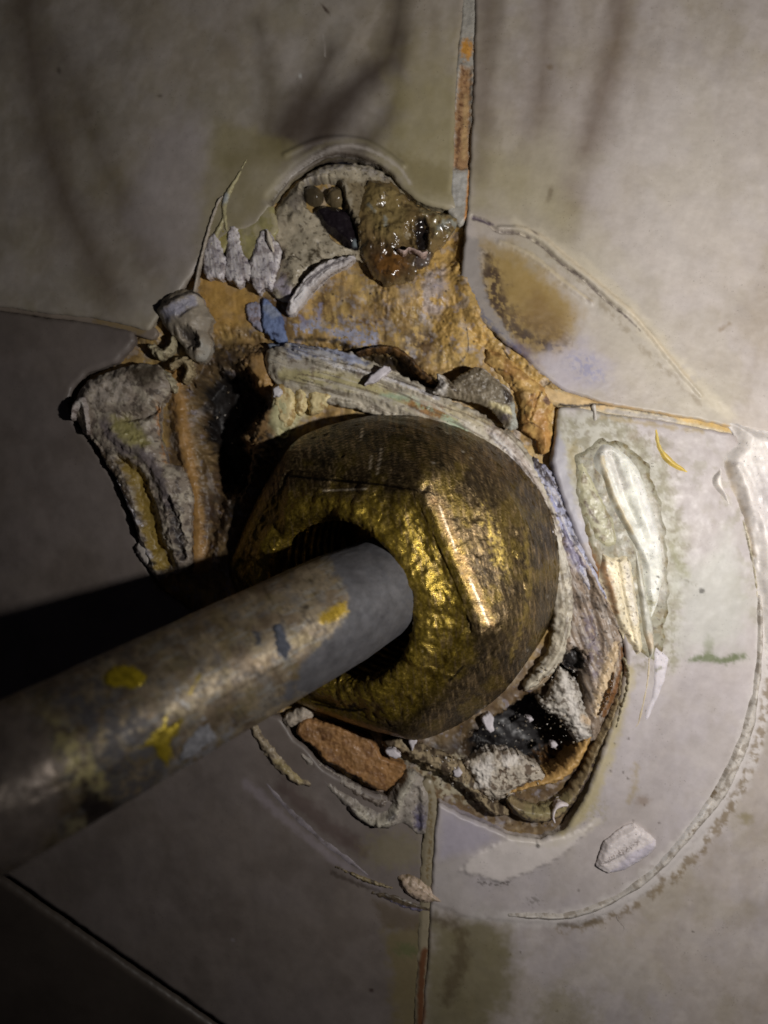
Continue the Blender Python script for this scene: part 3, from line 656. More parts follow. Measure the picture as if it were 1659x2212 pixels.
prof = densify([(-230, 330, 0), (0, 345, 0), (60, 349, 0), (100, 349, .12), (135, 346, .35), (165, 339, .6), (190, 330, .8), (208, 320, .92), (221, 309, 1.0), (227, 302, 1.0), (230, 294, 1.0),
                (235, 270, 1.0), (241, 250, .85), (250, 226, .4), (257, 206, .1), (262, 190, 0), (263, 178, 0), (259, 169, 0), (250, 166, 0), (232, 165, 0), (218, 166, 0), (206, 169, 0), (198, 180, 0), (193, 228, 0)], 420, 4)
def nut_disp(T, TH, t, r):
    x = TH * 55; y = t * 1.0
    dr = 1.8 * fbm(x, y, 60, 41) + 0.7 * fbm(TH * 340, y, 16, 42) + 0.8 * fbm(TH * 340 / 5, y / 45, 1.0, 47, 3) - 3.0 * sm(0.55, 0.8, fbm(TH * 340, y, 34, 48, 2))
    dr = dr * np.where(t < 200, 1, 1.6)
    xn = r * np.cos(TH); yn = r * np.sin(TH)
    f = (t > 232) & (r < 300)
    dt = np.where(f, 6.0 * fbm(xn, yn, 70, 43, 3) + 2.4 * fbm(xn, yn, 24, 44, 3) + 0.8 * fbm(xn, yn, 9, 45, 2), 0)
    # crack like step along the upper edge, dents in the rim
    cr = np.exp(-((np.degrees(TH) - 262) / 30) ** 2)
    dr = dr - 9 * cr * np.exp(-((t - 228) / 3.6) ** 2) - 3.5 * np.exp(-((np.degrees(TH) - 258) / 26) ** 2) * np.exp(-((t - 246) / 2.5) ** 2)
    cr2 = np.exp(-((np.degrees(TH) - 62) / 10) ** 2)
    dr = dr - 4 * cr2 * np.exp(-((t - 232) / 2.5) ** 2)
    return dt, dr
OLB = c8(160, 136, 50); DKB = c8(88, 73, 48); GOLD = c8(206, 178, 92); TARN = c8(50, 42, 32); ROSE = c8(176, 120, 110)
def nut_col(X, Y, TH, T):
    C = colours(X, Y, np.append(DKB, 0.5), [
        ('n', TARN, 0.55, 120, 0.15, 0.4, 51), ('n', np.append(OLB, 0.4), 0.35, 60, 0.25, 0.3, 52),
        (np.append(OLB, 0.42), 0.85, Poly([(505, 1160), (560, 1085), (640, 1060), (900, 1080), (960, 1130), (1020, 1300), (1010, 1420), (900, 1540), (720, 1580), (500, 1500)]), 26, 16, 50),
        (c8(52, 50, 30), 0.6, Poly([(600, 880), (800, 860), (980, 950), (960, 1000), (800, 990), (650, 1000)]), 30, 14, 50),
        (np.append(GOLD, 0.25), 0.9, Line([(800, 1140, 8), (850, 1170, 10), (885, 1230, 13), (905, 1300, 12), (925, 1370, 14), (925, 1425, 10)]), 10, 12, 13, (14, -0.02)),  # highlight down the lip's right side, painted in two gold strokes
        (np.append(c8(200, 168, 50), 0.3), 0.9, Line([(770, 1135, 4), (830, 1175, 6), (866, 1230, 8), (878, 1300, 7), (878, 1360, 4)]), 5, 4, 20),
        (np.append(GOLD, 0.22), 0.8, Line([(1040, 1090, 8), (1065, 1150, 14), (1085, 1230, 12)]), 10, 14, 14, (13, 0.0)),  # sparkle highlight painted onto the right shoulder
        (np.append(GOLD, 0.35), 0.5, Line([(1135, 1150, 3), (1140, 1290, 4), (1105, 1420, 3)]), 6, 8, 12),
        (np.append(c8(150, 118, 82), 0.4), 0.5, Line([(940, 1080, 8), (980, 1180, 12), (1030, 1290, 12), (1060, 1350, 8)]), 10, 10, 14),
        (np.append(c8(40, 30, 20), 0.75), 0.5, Poly([(560, 1110), (700, 1100), (760, 1125), (680, 1130), (590, 1170)]), 12, 8, 16),
        ('d', np.append(c8(176, 150, 110), 0.22), 0.6, 5, 9, 84, 0.42, 0.14), ('d', np.append(c8(150, 128, 84), 0.25), 0.5, 4, 12, 68, 0.45, 0.14),
        (np.append(c8(240, 222, 190), 0.0), 0.85, Multi(Line([(783, 926), (779, 950)], 1.4), Line([(803, 985), (799, 1012)], 2.0), Line([(824, 970), (815, 1024)], 1.6), Line([(950, 1095), (985, 1190)], 1.5), Line([(1015, 1250), (1056, 1350)], 2), Line([(700, 1060), (790, 1056)], 1.8)), 1.8, 1.2, 6),  # scratches, whitened to stand for their glints
        (c8(24, 18, 12), 0.9, Multi(Line([(590, 1024, 2), (700, 1036, 3), (800, 1044, 2.6), (940, 1066, 1.5)], 2), Line([(1000, 1440, 2.5), (972, 1470, 3)], 2), Line([(680, 1520, 2), (760, 1535, 3), (790, 1530, 1)], 2)), 1.6, 1.5, 7),
        (c8(20, 16, 12), 0.9, Blob(762, 1527, 9, 8), 4, 4, 8), (c8(190, 184, 170), 0.9, Multi(*[Blob(x, y, 3, 2, 30) for x, y in [(820, 895), (846, 890), (880, 902), (1019, 990), (936, 1000), (1183, 1288), (912, 1407), (1140, 1405), (1000, 975), (890, 1345), (965, 935)]]), 1.5, 1.5, 4),
    ], 0.35, 18)
    rim = np.exp(-((T - 0.80 * T.max()) / (0.022 * T.max())) ** 2)[:, None] * 0.55      # lip painted gold for its highlight
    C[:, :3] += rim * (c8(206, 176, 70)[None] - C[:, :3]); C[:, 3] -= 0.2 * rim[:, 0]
    return C
M_BRASS, bB, nB, lB, vB, nzB, mrB, mB, mixB, hB, bpB = material("worn_brass", rough=0.40, rough_var=0.16, spec=0.5, bump=0.50, bscale=5, fine=3.2, speck=0.35, metal=1.0, mott=0.4, stretch=(-14, 14, 3.2, 1.0))
# patches of dull tarnish are not metallic
mt = mrB(nzB(9, 6, 0.8), 0.34, 0.50, 0.35, 0.82)
lB.new(mt, bB.inputs['Metallic'])
lB.new(mB('ADD', mrB(nzB(5, 6, 0.9), 0.42, 0.60, 0.50, 0.17), 0.0), bB.inputs['Roughness'])
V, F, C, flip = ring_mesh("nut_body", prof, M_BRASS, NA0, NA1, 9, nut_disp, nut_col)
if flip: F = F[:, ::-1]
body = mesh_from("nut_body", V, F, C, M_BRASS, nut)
# threaded bore, colour brightened as if torch light reached its walls
tt = np.linspace(193, -120, 260)
rr = 230 - 8 * (0.5 + 0.5 * np.sign(np.sin(tt * 2 * np.pi / 30)) * np.abs(np.sin(tt * 2 * np.pi / 30)) ** 0.5) * (tt < 186)
rows = list(zip(tt, rr, 0 * tt)) + [(-124, 150, 0), (-126, 100, 0), (-126, 20, 0), (-126, 0.5, 0)]
def bore_col(X, Y, TH, T):
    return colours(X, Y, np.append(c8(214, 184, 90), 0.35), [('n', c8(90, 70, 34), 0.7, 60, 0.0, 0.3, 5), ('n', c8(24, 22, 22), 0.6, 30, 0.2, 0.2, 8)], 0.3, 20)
def bore_disp(T, TH, t, r): return 24 * TH / (2 * np.pi) * 0, 0.8 * fbm(TH * 40, t, 20, 61)
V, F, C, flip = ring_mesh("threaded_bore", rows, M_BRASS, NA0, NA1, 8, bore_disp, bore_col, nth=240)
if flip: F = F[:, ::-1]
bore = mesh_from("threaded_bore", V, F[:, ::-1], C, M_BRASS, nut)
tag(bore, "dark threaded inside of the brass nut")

# ================================================================== PIPE
cl_pts = smooth_line([(128, 92, 0), (92, 104, 60), (22, 134, 142), (-100, 189, 243), (-310, 283, 413), (-508, 372, 575), (-706, 460, 738), (-900, 547, 898)], 14)
# even spacing
Ls = np.concatenate([[0], np.cumsum(np.linalg.norm(np.diff(cl_pts, axis=0), axis=1))])
S = np.arange(0, Ls[-1], 3.0)
cp = np.stack([np.interp(S, Ls, cl_pts[:, i]) for i in range(3)], 1)
tg = np.gradient(cp, axis=0); tg /= np.linalg.norm(tg, axis=1)[:, None]
n1 = np.cross(tg, [0, 1.0, 0]); n1 /= np.linalg.norm(n1, axis=1)[:, None]
if n1[0][0] < 0: n1 = -n1
n2 = np.cross(tg, n1)
NT = 260
th = np.linspace(0, 2 * np.pi, NT, endpoint=False)
SS, TH = np.meshgrid(S, th, indexing='ij')
R0 = np.interp(S, [0, 60, 190, 330, Ls[-1]], [90, 90, 94, 106, 114])
rad = R0[:, None] + 0.7 * fbm(TH * 118, SS, 70, 71) + 0.35 * fbm(TH * 118, SS, 12, 72)
Pp = cp[:, None] + (n1[:, None] * np.cos(TH)[..., None] + n2[:, None] * np.sin(TH)[..., None]) * rad[..., None]
ids = np.arange(len(S) * NT).reshape(len(S), NT)
a = ids[:-1]; b = ids[1:]
F = np.stack([a, np.roll(a, -1, 1), np.roll(b, -1, 1), b], -1).reshape(-1, 4)
P3 = Pp.reshape(-1, 3)
kz = H / np.maximum(H - P3[:, 2], 200); X = CX + P3[:, 0] * kz; Y = CY + P3[:, 1] * kz
PB = c8(150, 136, 112); PG = c8(120, 118, 116)
C = colours(X, Y, np.append(PB, 0.5), [
    ('n', np.append(c8(100, 80, 60), 0.5), 0.5, 80, 0.1, 0.3, 81), ('n', np.append(c8(112, 112, 112), 0.7), 0.5, 44, 0.34, 0.3, 82), ('n', np.append(c8(140, 126, 84), 0.4), 0.4, 50, 0.3, 0.3, 83),
    ('d', np.append(c8(150, 148, 142), 0.6), 0.6, 12, 5, -28, 0.45, 0.2), ('d', np.append(c8(60, 50, 42), 0.6), 0.5, 8, 4, 60, 0.5, 0.2),
    (np.append(c8(94, 94, 98), 0.85), 0.95, Poly([(700, 1175), (790, 1100), (950, 1150), (940, 1420), (600, 1520), (660, 1420), (735, 1350), (750, 1290)]), 10, 14, 26),
    ('n', np.append(c8(170, 164, 160), 0.7), 0.0, 10, 0.3, 0.2, 84),
    (np.append(c8(216, 180, 60), 0.1), 0.9, Poly([(690, 1330), (745, 1298), (750, 1322), (715, 1344), (690, 1345)]), 6, 5, 9),
    (np.append(c8(74, 78, 90), 0.5), 0.9, Poly([(587, 1352), (605, 1345), (618, 1375), (628, 1400), (618, 1425), (600, 1410), (595, 1385)]), 4, 5, 12),
    (np.append(c8(58, 62, 74), 0.5), 0.85, Poly([(545, 1352), (560, 1370), (568, 1395), (555, 1392)]), 3, 4, 9), (np.append(c8(62, 58, 56), 0.6), 0.7, Line([(655, 1332), (672, 1345)], 3), 2, 2), (np.append(c8(40, 34, 28), 0.6), 0.8, Blob(661, 1312, 6, 5), 2, 2),
    (np.append(c8(190, 168, 40), 0.15), 0.95, Poly([(224, 1458), (238, 1444), (268, 1436), (300, 1446), (318, 1462), (308, 1480), (290, 1488), (262, 1484), (240, 1484), (226, 1476)]), 3, 4, 12),
    (np.append(c8(120, 98, 24), 0.3), 0.9, Poly([(255, 1462), (285, 1456), (300, 1466), (290, 1478), (262, 1474)]), 4, 3, 8),
    (np.append(c8(186, 164, 46), 0.25), 0.9, Poly([(300, 1616), (330, 1580), (352, 1565), (362, 1540), (360, 1575), (396, 1550), (384, 1580), (366, 1604), (372, 1630), (362, 1655), (345, 1640), (330, 1612)]), 3, 5, 10),
    (np.append(c8(176, 152, 50), 0.3), 0.8, Line([(410, 1500), (430, 1460)], 3), 2, 3), (np.append(c8(190, 190, 190), 0.5), 0.8, Multi(Line([(428, 1565, 3), (442, 1550, 2)], 3), Line([(400, 1480), (380, 1500), (410, 1530)], 4)), 3, 6, 8, (8, -0.1)),
    (np.append(c8(150, 148, 150), 0.75), 0.8, Poly([(360, 1660), (420, 1620), (500, 1560), (520, 1600), (400, 1680), (250, 1760)]), 12, 14, 20, (20, -0.1)),
    (np.append(c8(96, 96, 102), 0.7), 0.75, Poly([(90, 1490), (200, 1470), (330, 1560), (380, 1650), (300, 1740), (240, 1760), (210, 1640), (150, 1540)]), 22, 18, 30, (26, -0.15)),
    (np.append(c8(196, 184, 128), 0.5), 0.9, Poly([(100, 1540), (160, 1580), (200, 1640), (235, 1690), (220, 1730), (160, 1700), (130, 1640)]), 16, 18, 20, (22, -0.15)),
    (np.append(c8(190, 180, 140), 0.5), 0.9, Poly([(150, 1760), (220, 1780), (200, 1850), (130, 1860)]), 14, 14, 18, (20, -0.15)),
    (np.append(c8(34, 24, 24), 0.7), 0.92, Poly([(185, 1690), (205, 1715), (260, 1740), (262, 1780), (225, 1800), (190, 1780), (170, 1740)]), 10, 12, 16),
    (np.append(c8(176, 162, 150), 0.3), 0.85, Poly([(-200, 1500), (60, 1530), (130, 1650), (120, 1760), (80, 1860), (-200, 1900)]), 26, 16, 40),  # near end lightened as if closer to the torch
], 0.3, 26)
M_PIPE, bP, nP, lP, vP, nzP, mrP, mP, mixP, hP, bpP = material("tarnished_pipe", rough=0.46, rough_var=0.12, spec=0.5, bump=0.05, bscale=10, fine=2.6, speck=0.6, metal=0.7, mott=0.28, stretch=(-24, 14, 2.6, 1.2))
lP.new(mrP(nzP(30, 6, 0.6), 0.35, 0.65, 0.25, 0.6), bP.inputs['Metallic'])
V = P3 * U; V[:, 1] *= -1
pipe = empty("metal_pipe", tuple(V[:NT].mean(0)))
tag(pipe, "dull tarnished brass pipe with grey scale and scraped yellow spots sticking out of the nut", "pipe")
nn = np.cross(V[F[0, 1]] - V[F[0, 0]], V[F[0, 3]] - V[F[0, 0]]); c0 = cp[0] * U; c0[1] *= -1
if nn @ (V[F[0, 0]] - c0) < 0: F = F[:, ::-1]
mesh_from("tube", V, F, C, M_PIPE, pipe)
# bright scraped spots and crust on the pipe, raised a little above its skin
def pipe_patch(name, poly, colr, h, mat, label=None, rag=4):
    """patch of skin: the tube's vertices inside the outline, lifted by h"""
    front = ((Pp - cp[:, None]) @ np.array([0, 0, 1.0])).ravel() > -30
    m = (poly.sd(X, Y) + rag * fbm(X, Y, 10, 77, 3, .6))
    ok = (m > 0) & front
    Fk = F[ok[F].all(1)]
    if len(Fk) == 0: return None
    us, inv = np.unique(Fk, return_inverse=True); Fk = inv.reshape(-1, 4)
    nrm = (Pp - cp[:, None]).reshape(-1, 3)[us]; nrm /= np.linalg.norm(nrm, axis=1)[:, None]
    hh = -0.6 + (h + 0.6) * np.sqrt(np.clip(1 - (1 - np.clip(m[us] / 8, 0, 1)) ** 2, 0, 1)) + 0.5 * fbm(X[us], Y[us], 8, 78) * np.clip(m[us] / 8, 0, 1)
    Q = P3[us] + nrm * hh[:, None]; Q = Q * U; Q[:, 1] *= -1
    cc = colours(X[us], Y[us], colr, [('n', np.array(colr) * 0.6, 0.6, 12, 0.2, 0.25, 9)], 0.3, 14)
    o = mesh_from(name, Q, Fk, cc, mat, pipe)
    if label: tag(o, label)
    return o
pipe_patch("scraped_spot", Poly([(224, 1458), (238, 1444), (268, 1436), (300, 1446), (318, 1462), (308, 1480), (290, 1488), (262, 1484), (240, 1484), (226, 1476)]), np.append(c8(186, 164, 38), 0.2), 2.2, M_PIPE, "round scraped yellow spot on the pipe")
pipe_patch("scraped_spot", Poly([(300, 1616), (330, 1580), (352, 1565), (362, 1540), (360, 1575), (396, 1550), (384, 1580), (366, 1604), (372, 1630), (362, 1655), (345, 1640), (330, 1612)]), np.append(c8(180, 158, 44), 0.3), 2.0, M_PIPE, "forked scraped yellow spot on the pipe")
pipe_patch("scale_crust", Poly([(587, 1352), (605, 1345), (618, 1375), (628, 1400), (618, 1425), (600, 1410), (595, 1385)]), np.append(c8(84, 88, 98), 0.7), 2.4, M_CHALK, "slate grey crust on the pipe")
pipe_patch("scale_crust", Poly([(400, 1600), (430, 1570), (450, 1560), (470, 1590), (420, 1630), (380, 1650)]), np.append(c8(150, 150, 154), 0.7), 2.4, M_CHALK, "whitish crust on the pipe")

# ================================================================== SEALANT, PASTE AND DEBRIS
def thing(name, label, cat, shape, mat, **k):
    g = k.pop('group', None)
    if mat is M_SIL and k.get('z0', 0) >= -6 and name in ('sealant_drip', 'sealant_film', 'sealant_smear', 'sealant_ridge'):
        k['prof'] = 'soft'; k['z0'] = 0; k['h'] = k['h'] * 1.15      # smears thin out to nothing on the tile
    if mat is M_SIL:                       # old silicone: pale, thin
        k['base'] = np.minimum(0.8, np.array(k.get('base', (.5, .5, .5))) * 1.15 + 0.01)
        k['h'] = k.get('h', 20) * 0.8
        k['hl'] = [(('n', L[1] * 0.75) + tuple(L[2:])) if L[0] == 'n' else L for L in k.get('hl', ())]
    return tag(relief(name, shape, mat, **k), label, cat, g)

# --- long white bead of paste running along the top of the nut and down its right side
BEAD = Line([(598, 778, 26), (640, 796, 52), (720, 815, 58), (800, 838, 54), (880, 868, 46), (950, 898, 40), (1010, 925, 40), (1070, 962, 42), (1110, 1005, 40), (1145, 1060, 40), (1176, 1120, 40), (1198, 1190, 38), (1216, 1260, 34), (1220, 1330, 28), (1205, 1400, 20), (1170, 1450, 14), (1135, 1482, 7)])
thing("paste_bead", "long grey and cream bead of old paste curving round the top of the nut", "sealant bead",
      BEAD,
      M_SIL, z0=-20, h=34, edge=26, res=2.0, rag=5, rs=16, skirt=60, base=c8(176, 168, 150),
      hl=[('n', 2.5, 50, 4), ('l', 2.0, BEAD, 16, 110), ('n', 0.7, 14, 9), (9, Line([(640, 762, 4), (700, 790), (780, 806), (870, 838), (930, 862, 4)], 7), 4, 3, 14), (-12, Line([(640, 852), (760, 862), (900, 915), (1020, 985), (1100, 1080), (1150, 1190)], 8), 7, 3),
          (6, Line([(1060, 940), (1110, 990), (1150, 1060), (1190, 1150)], 6), 4, 4, 10), (-6, Line([(1180, 1100), (1230, 1220), (1240, 1330)], 4), 3, 3, 10)],
      cl=[(c8(166, 174, 200), 0.9, Poly([(626, 738), (660, 734), (720, 745), (760, 765), (800, 790), (760, 792), (700, 775), (630, 780), (620, 760)]), 6, 7, 14), (BLACK, 0.85, Line([(634, 752, 1.5), (700, 758, 2), (735, 772, 2)], 2), 2, 4, 6, (7, 0.0)),
          (c8(214, 212, 214), 0.85, Line([(698, 776, 5), (740, 800, 5), (800, 812, 4), (880, 838, 4), (945, 862, 5)], 5), 3, 3, 12), (c8(160, 152, 140), 0.7, Poly([(625, 775), (690, 790), (690, 812), (620, 805)]), 8, 5),
          (c8(176, 166, 116), 0.8, Line([(620, 815, 14), (760, 832, 14), (880, 872, 10), (980, 910, 8)]), 8, 7, 20), (c8(160, 178, 150), 0.85, Line([(820, 858, 4), (900, 870, 7), (1000, 935, 8), (1040, 985, 10), (1090, 1040, 8), (1140, 1110, 8), (1170, 1180, 8), (1180, 1220, 4)]), 5, 5, 14),
          (c8(150, 104, 50), 0.85, Poly([(870, 870), (905, 866), (960, 885), (965, 905), (920, 905), (880, 885)]), 5, 5, 12, (14, -0.3)), (c8(204, 190, 150), 0.6, Line([(970, 885), (1040, 915), (1080, 925)], 10), 7, 5, 14),
          (c8(180, 168, 160), 0.8, Line([(1060, 930, 14), (1110, 985, 16), (1150, 1060, 16), (1190, 1150, 14)]), 7, 6, 14), (c8(224, 220, 220), 0.8, Line([(1060, 945, 5), (1100, 985, 5), (1150, 1060, 4)]), 4, 4, 10),
          (c8(160, 164, 204), 0.85, Line([(1178, 1030, 6), (1195, 1080, 9), (1215, 1140, 9), (1228, 1190, 8)]), 5, 6, 12), (c8(66, 70, 120), 0.8, Blob(1232, 1205, 9, 24, -20), 7, 6, 10), (c8(96, 84, 74), 0.55, Line([(1210, 1230), (1240, 1330)], 14), 10, 8, 12, (12, 0.0)),
          ('l', c8(90, 76, 64), 0.6, BEAD, 9, 110, 0.34, 0.12), ('l', c8(206, 200, 186), 0.5, BEAD, 11, 140, 0.30, 0.15), (c8(110, 84, 54), 0.5, Line([(1010, 900), (1050, 915), (1090, 945)], 6), 6, 5, 8, (8, 0.0)), ('n', c8(90, 72, 52), 0.5, 14, 0.45, 0.12, 7),
          (DBROWN, 0.8, Line([(1178, 1105, 1), (1192, 1112, 2.5), (1212, 1118, 1)], 2), 1.5, 2, 6), (DBROWN, 0.7, Line([(1130, 1020), (1170, 1040)], 1.4), 1.5, 3, 6), (DBROWN, 0.7, Line([(640, 820), (700, 838)], 1.2), 1.2, 3, 8)])

# --- cream flakes pressed in the upper left corner beside the nut
for i, (pts, lb) in enumerate([
        ([(590, 838), (622, 824), (640, 850), (640, 900), (618, 926), (596, 900)], "broad cream paste flake at the upper left of the nut"),
        ([(640, 836), (662, 838), (664, 880), (648, 900), (636, 880)], "narrow cream paste flake standing right of the broad one by the nut"),
        ([(668, 842), (720, 850), (716, 872), (672, 898)], "cream paste lump nearest the top rim of the nut")]):
    thing("paste_flake", lb, "flake", Poly(pts, 3), M_SIL, z0=-26, h=26, edge=13, res=1.8, rag=3, rs=9, skirt=50, base=c8(206, 190, 142), hl=[('n', 2, 14, 3)], cl=[('n', c8(150, 116, 60), 0.7, 22, 0.25, 0.2, 6 + i)], group="cream paste flakes by the nut")
thing("plaster_chip", "small bright white chip stuck above the cream flakes left of the nut", "chip", Poly([(588, 838), (602, 833), (612, 846), (604, 858), (590, 858)]), M_CHALK, z0=2, h=9, edge=5, res=1.3, rag=1.5, rs=6, skirt=22, base=c8(214, 210, 212))

# --- blue paint skin by the crack
thing("paint_skin", "faded slate blue flake of paint on the orange putty", "flake", Poly([(569, 642), (585, 655), (611, 684), (615, 713), (622, 735), (602, 741), (572, 720), (566, 700), (566, 665)], 2), M_CHALK, z0=-30, h=10, edge=6, res=1.6, rag=2.5, rs=8, skirt=30, base=c8(118, 134, 172),
      hl=[('n', 1.2, 10, 3)], cl=[(c8(150, 158, 176), 0.8, Poly([(566, 665), (585, 655), (611, 684), (590, 690)]), 5, 4), (c8(46, 50, 74), 0.9, Blob(596, 724, 8, 4, 20), 3, 3, 6), (c8(70, 80, 116), 0.6, Line([(606, 690), (618, 712)], 6), 4, 4)])
thing("paint_skin", "pale lilac flake of paint left of the slate blue one", "flake", Poly([(530, 660), (545, 652), (562, 656), (566, 690), (572, 718), (560, 715), (543, 700), (534, 684)], 2), M_CHALK, z0=-34, h=9, edge=6, res=1.6, rag=3, rs=8, skirt=30, base=c8(158, 156, 172), hl=[('n', 1.2, 10, 3)], cl=[('n', c8(120, 90, 66), 0.6, 16, 0.3, 0.2, 3)])
thing("paint_skin", "blue grey flake of paint below the slate blue one at the dark crack", "flake", Poly([(576, 742), (600, 744), (622, 738), (630, 755), (616, 772), (592, 768)], 2), M_CHALK, z0=-30, h=9, edge=6, res=1.6, rag=2.5, rs=8, skirt=30, base=c8(130, 140, 156), cl=[(c8(60, 60, 78), 0.8, Line([(578, 744), (625, 746)], 3), 3, 3)])

# --- row of sealant teeth along the upper left tile edge
teeth = [([(447, 545), (455, 520), (466, 510), (476, 530), (484, 560), (488, 590), (478, 602), (462, 596), (450, 600), (446, 575)], "short lilac tooth of torn sealant, leftmost of the row over the orange putty"),
         ([(497, 505), (503, 494), (514, 500), (520, 535), (528, 560), (543, 585), (540, 600), (528, 604), (516, 619), (506, 606), (493, 600), (494, 560)], "long pale tooth of torn sealant, second in the row over the orange putty"),
         ([(560, 520), (575, 500), (590, 520), (606, 545), (598, 580), (586, 625), (572, 616), (560, 630), (548, 606), (544, 575), (552, 545)], "ribbed tooth of torn sealant, third in the row, against the crumpled film")]
for i, (pts, lb) in enumerate(teeth):
    x0_, y0_ = pts[0]
    thing("sealant_tooth", lb, "sealant", Poly(pts, 2), M_SIL, z0=-12, h=20, edge=9, prof='slab', grow=4, res=1.6, rag=3, rs=8, skirt=24, base=c8(206, 200, 198),
          hl=[('n', 2.5, 30, 3 + i), ('d', 1.4, 9, 5, 80)], cl=[('n', c8(120, 104, 104), 0.6, 22, 0.2, 0.25, 4 + i), ('d', c8(204, 198, 204), 0.6, 8, 5, 80, 0.2, 0.2), ('n', c8(80, 66, 84), 0.6, 9, 0.45, 0.1, 9)], group="torn sealant teeth below the upper left tile")
# thin curls above them
thing("sealant_strand", "thin pale strand of sealant curling above the teeth", "strand", Line([(418, 640, 3), (432, 570, 4), (450, 500, 4), (470, 440, 3), (482, 425, 2)]), M_SIL, z0=-2, h=9, edge=5, res=1.5, rag=1.5, rs=9, base=c8(164, 154, 140))
thing("sealant_strand", "forked olive strand of sealant between the strand and the long tooth", "strand", Multi(Line([(455, 535, 4), (468, 505, 6), (480, 480, 4), (486, 455, 3)]), Line([(490, 500, 3), (484, 450, 6), (492, 420, 7), (515, 380, 3), (532, 345, 1.5)])), M_SIL, z0=-2, h=8, edge=6, res=1.5, rag=2, rs=9, base=c8(166, 158, 120), cl=[(c8(172, 178, 184), 0.8, Blob(484, 428, 12, 14), 6, 4)])
thing("sealant_film", "pale olive film of sealant smeared on the tile above the teeth", "smear", Poly([(448, 545), (470, 450), (500, 400), (560, 420), (600, 470), (595, 520), (560, 560), (530, 560), (500, 530), (480, 550)], 2), M_SIL, z0=-9, h=10, edge=10, res=2, rag=4, rs=18, base=c8(150, 142, 96), hl=[('n', 1.0, 20, 3)], cl=[('n', c8(176, 166, 140), 0.6, 30, 0.1, 0.3, 5), (c8(176, 160, 80), 0.6, Blob(478, 500, 14, 30), 8, 5)])

# --- crumpled film
thing("sealant_film", "crumpled cream film of sealant with cracks below the round lip of the tile", "sealant",
      Poly([(578, 500), (600, 450), (640, 400), (690, 365), (740, 356), (800, 362), (850, 392), (880, 430), (900, 470), (890, 560), (780, 568), (762, 558), (720, 570), (680, 590), (650, 622), (626, 655), (600, 645), (584, 622), (612, 560), (600, 540)], 2),
      M_SIL, z0=-26, h=26, edge=20, res=1.9, rag=3, rs=16, skirt=50, base=c8(168, 158, 136),
      hl=[('n', 6, 60, 3), ('n', 1.3, 30, 8), (-42, Poly([(655, 402), (690, 395), (735, 400), (745, 450), (765, 480), (770, 540), (720, 520), (690, 470), (662, 450)], 2), 8, 3), (-4, Line([(598, 530), (612, 548), (618, 566), (640, 560), (652, 566)], 2), 2, 2, 8), (8, Line([(615, 560), (640, 590), (630, 640)], 10), 8, 3), (7, Line([(640, 480), (680, 520)], 12), 8)],
      cl=[(GREYW, 0.7, Line([(660, 395, 8), (700, 374, 8), (760, 366, 8), (820, 384, 7), (850, 410, 6)]), 5, 6, 10, (14, -0.2)), (c8(96, 88, 84), 0.7, Poly([(620, 440), (680, 390), (700, 380), (660, 440), (640, 480)]), 12, 8, 14),
          (c8(34, 30, 32), 0.95, Poly([(655, 402), (690, 395), (735, 400), (750, 450), (768, 480), (775, 540), (720, 520), (690, 470), (662, 450)], 2), 5, 4), (c8(126, 110, 78), 0.8, Poly([(745, 400), (860, 400), (900, 470), (880, 560), (780, 560), (760, 460)]), 10, 10, 20),
          (c8(60, 48, 26), 0.85, Poly([(670, 545), (700, 535), (690, 565), (660, 578)]), 8, 8, 10, (10, -0.15)), (c8(92, 72, 50), 0.8, Blob(618, 602, 10, 9), 6, 5, 8), (c8(156, 150, 172), 0.7, Poly([(584, 620), (612, 600), (640, 640), (626, 655)]), 8, 6),
          (DBROWN, 0.9, Multi(Line([(582, 555), (596, 575), (606, 578)], 1.6), Line([(592, 515), (606, 535), (614, 552), (618, 562), (638, 560), (652, 568)], 1.4), Line([(616, 486), (620, 494)], 2.4)), 1.4, 1.4, 6), ('n', c8(70, 58, 40), 0.7, 10, 0.48, 0.1, 17), (c8(186, 174, 150), 0.6, Poly([(600, 480), (640, 470), (650, 520), (620, 550), (596, 520)]), 10, 6)])
thing("sealant_flap", "small upright white flap of sealant beside the crumpled film", "sealant", Line([(578, 500, 3), (582, 520, 6), (590, 542, 3)]), M_SIL, z0=6, h=10, edge=5, res=1.3, rag=1.2, rs=6, skirt=20, base=c8(206, 196, 180))
# glassy lumps in the opening of the film
thing("glue_lump", "dark glassy olive lump of glue in the opening of the crumpled film, upper left", "glue", Poly([(657, 412), (680, 404), (698, 420), (700, 440), (680, 452), (660, 440)], 2), M_GLUE, z0=-40, h=28, edge=18, res=1.7, rag=1.5, skirt=30, base=c8(84, 74, 56), hl=[('n', 2, 20, 3)])
thing("glue_lump", "rounder olive lump of glue right of the dark glassy one in the film opening", "glue", Poly([(703, 425), (722, 406), (742, 412), (748, 432), (742, 448), (716, 450)], 2), M_GLUE, z0=-38, h=28, edge=18, res=1.7, rag=1.5, skirt=30, base=c8(112, 98, 72), hl=[('n', 2, 20, 3)])
thing("glue_lump", "long black glassy lump of glue sloping down the film opening", "glue", Poly([(676, 460), (700, 448), (748, 458), (762, 490), (776, 520), (782, 556), (772, 560), (740, 530), (708, 505), (690, 480)], 2), M_GLUE, z0=-34, h=26, edge=16, res=1.7, rag=2, skirt=30, base=c8(36, 30, 34), hl=[('n', 3, 24, 3)], cl=[(c8(190, 184, 180), 0.9, Blob(676, 468, 8, 6), 3, 2), (c8(130, 140, 144), 0.8, Blob(768, 534, 6, 8), 3, 2), (c8(140, 130, 118), 0.8, Blob(716, 520, 4, 5), 2)])
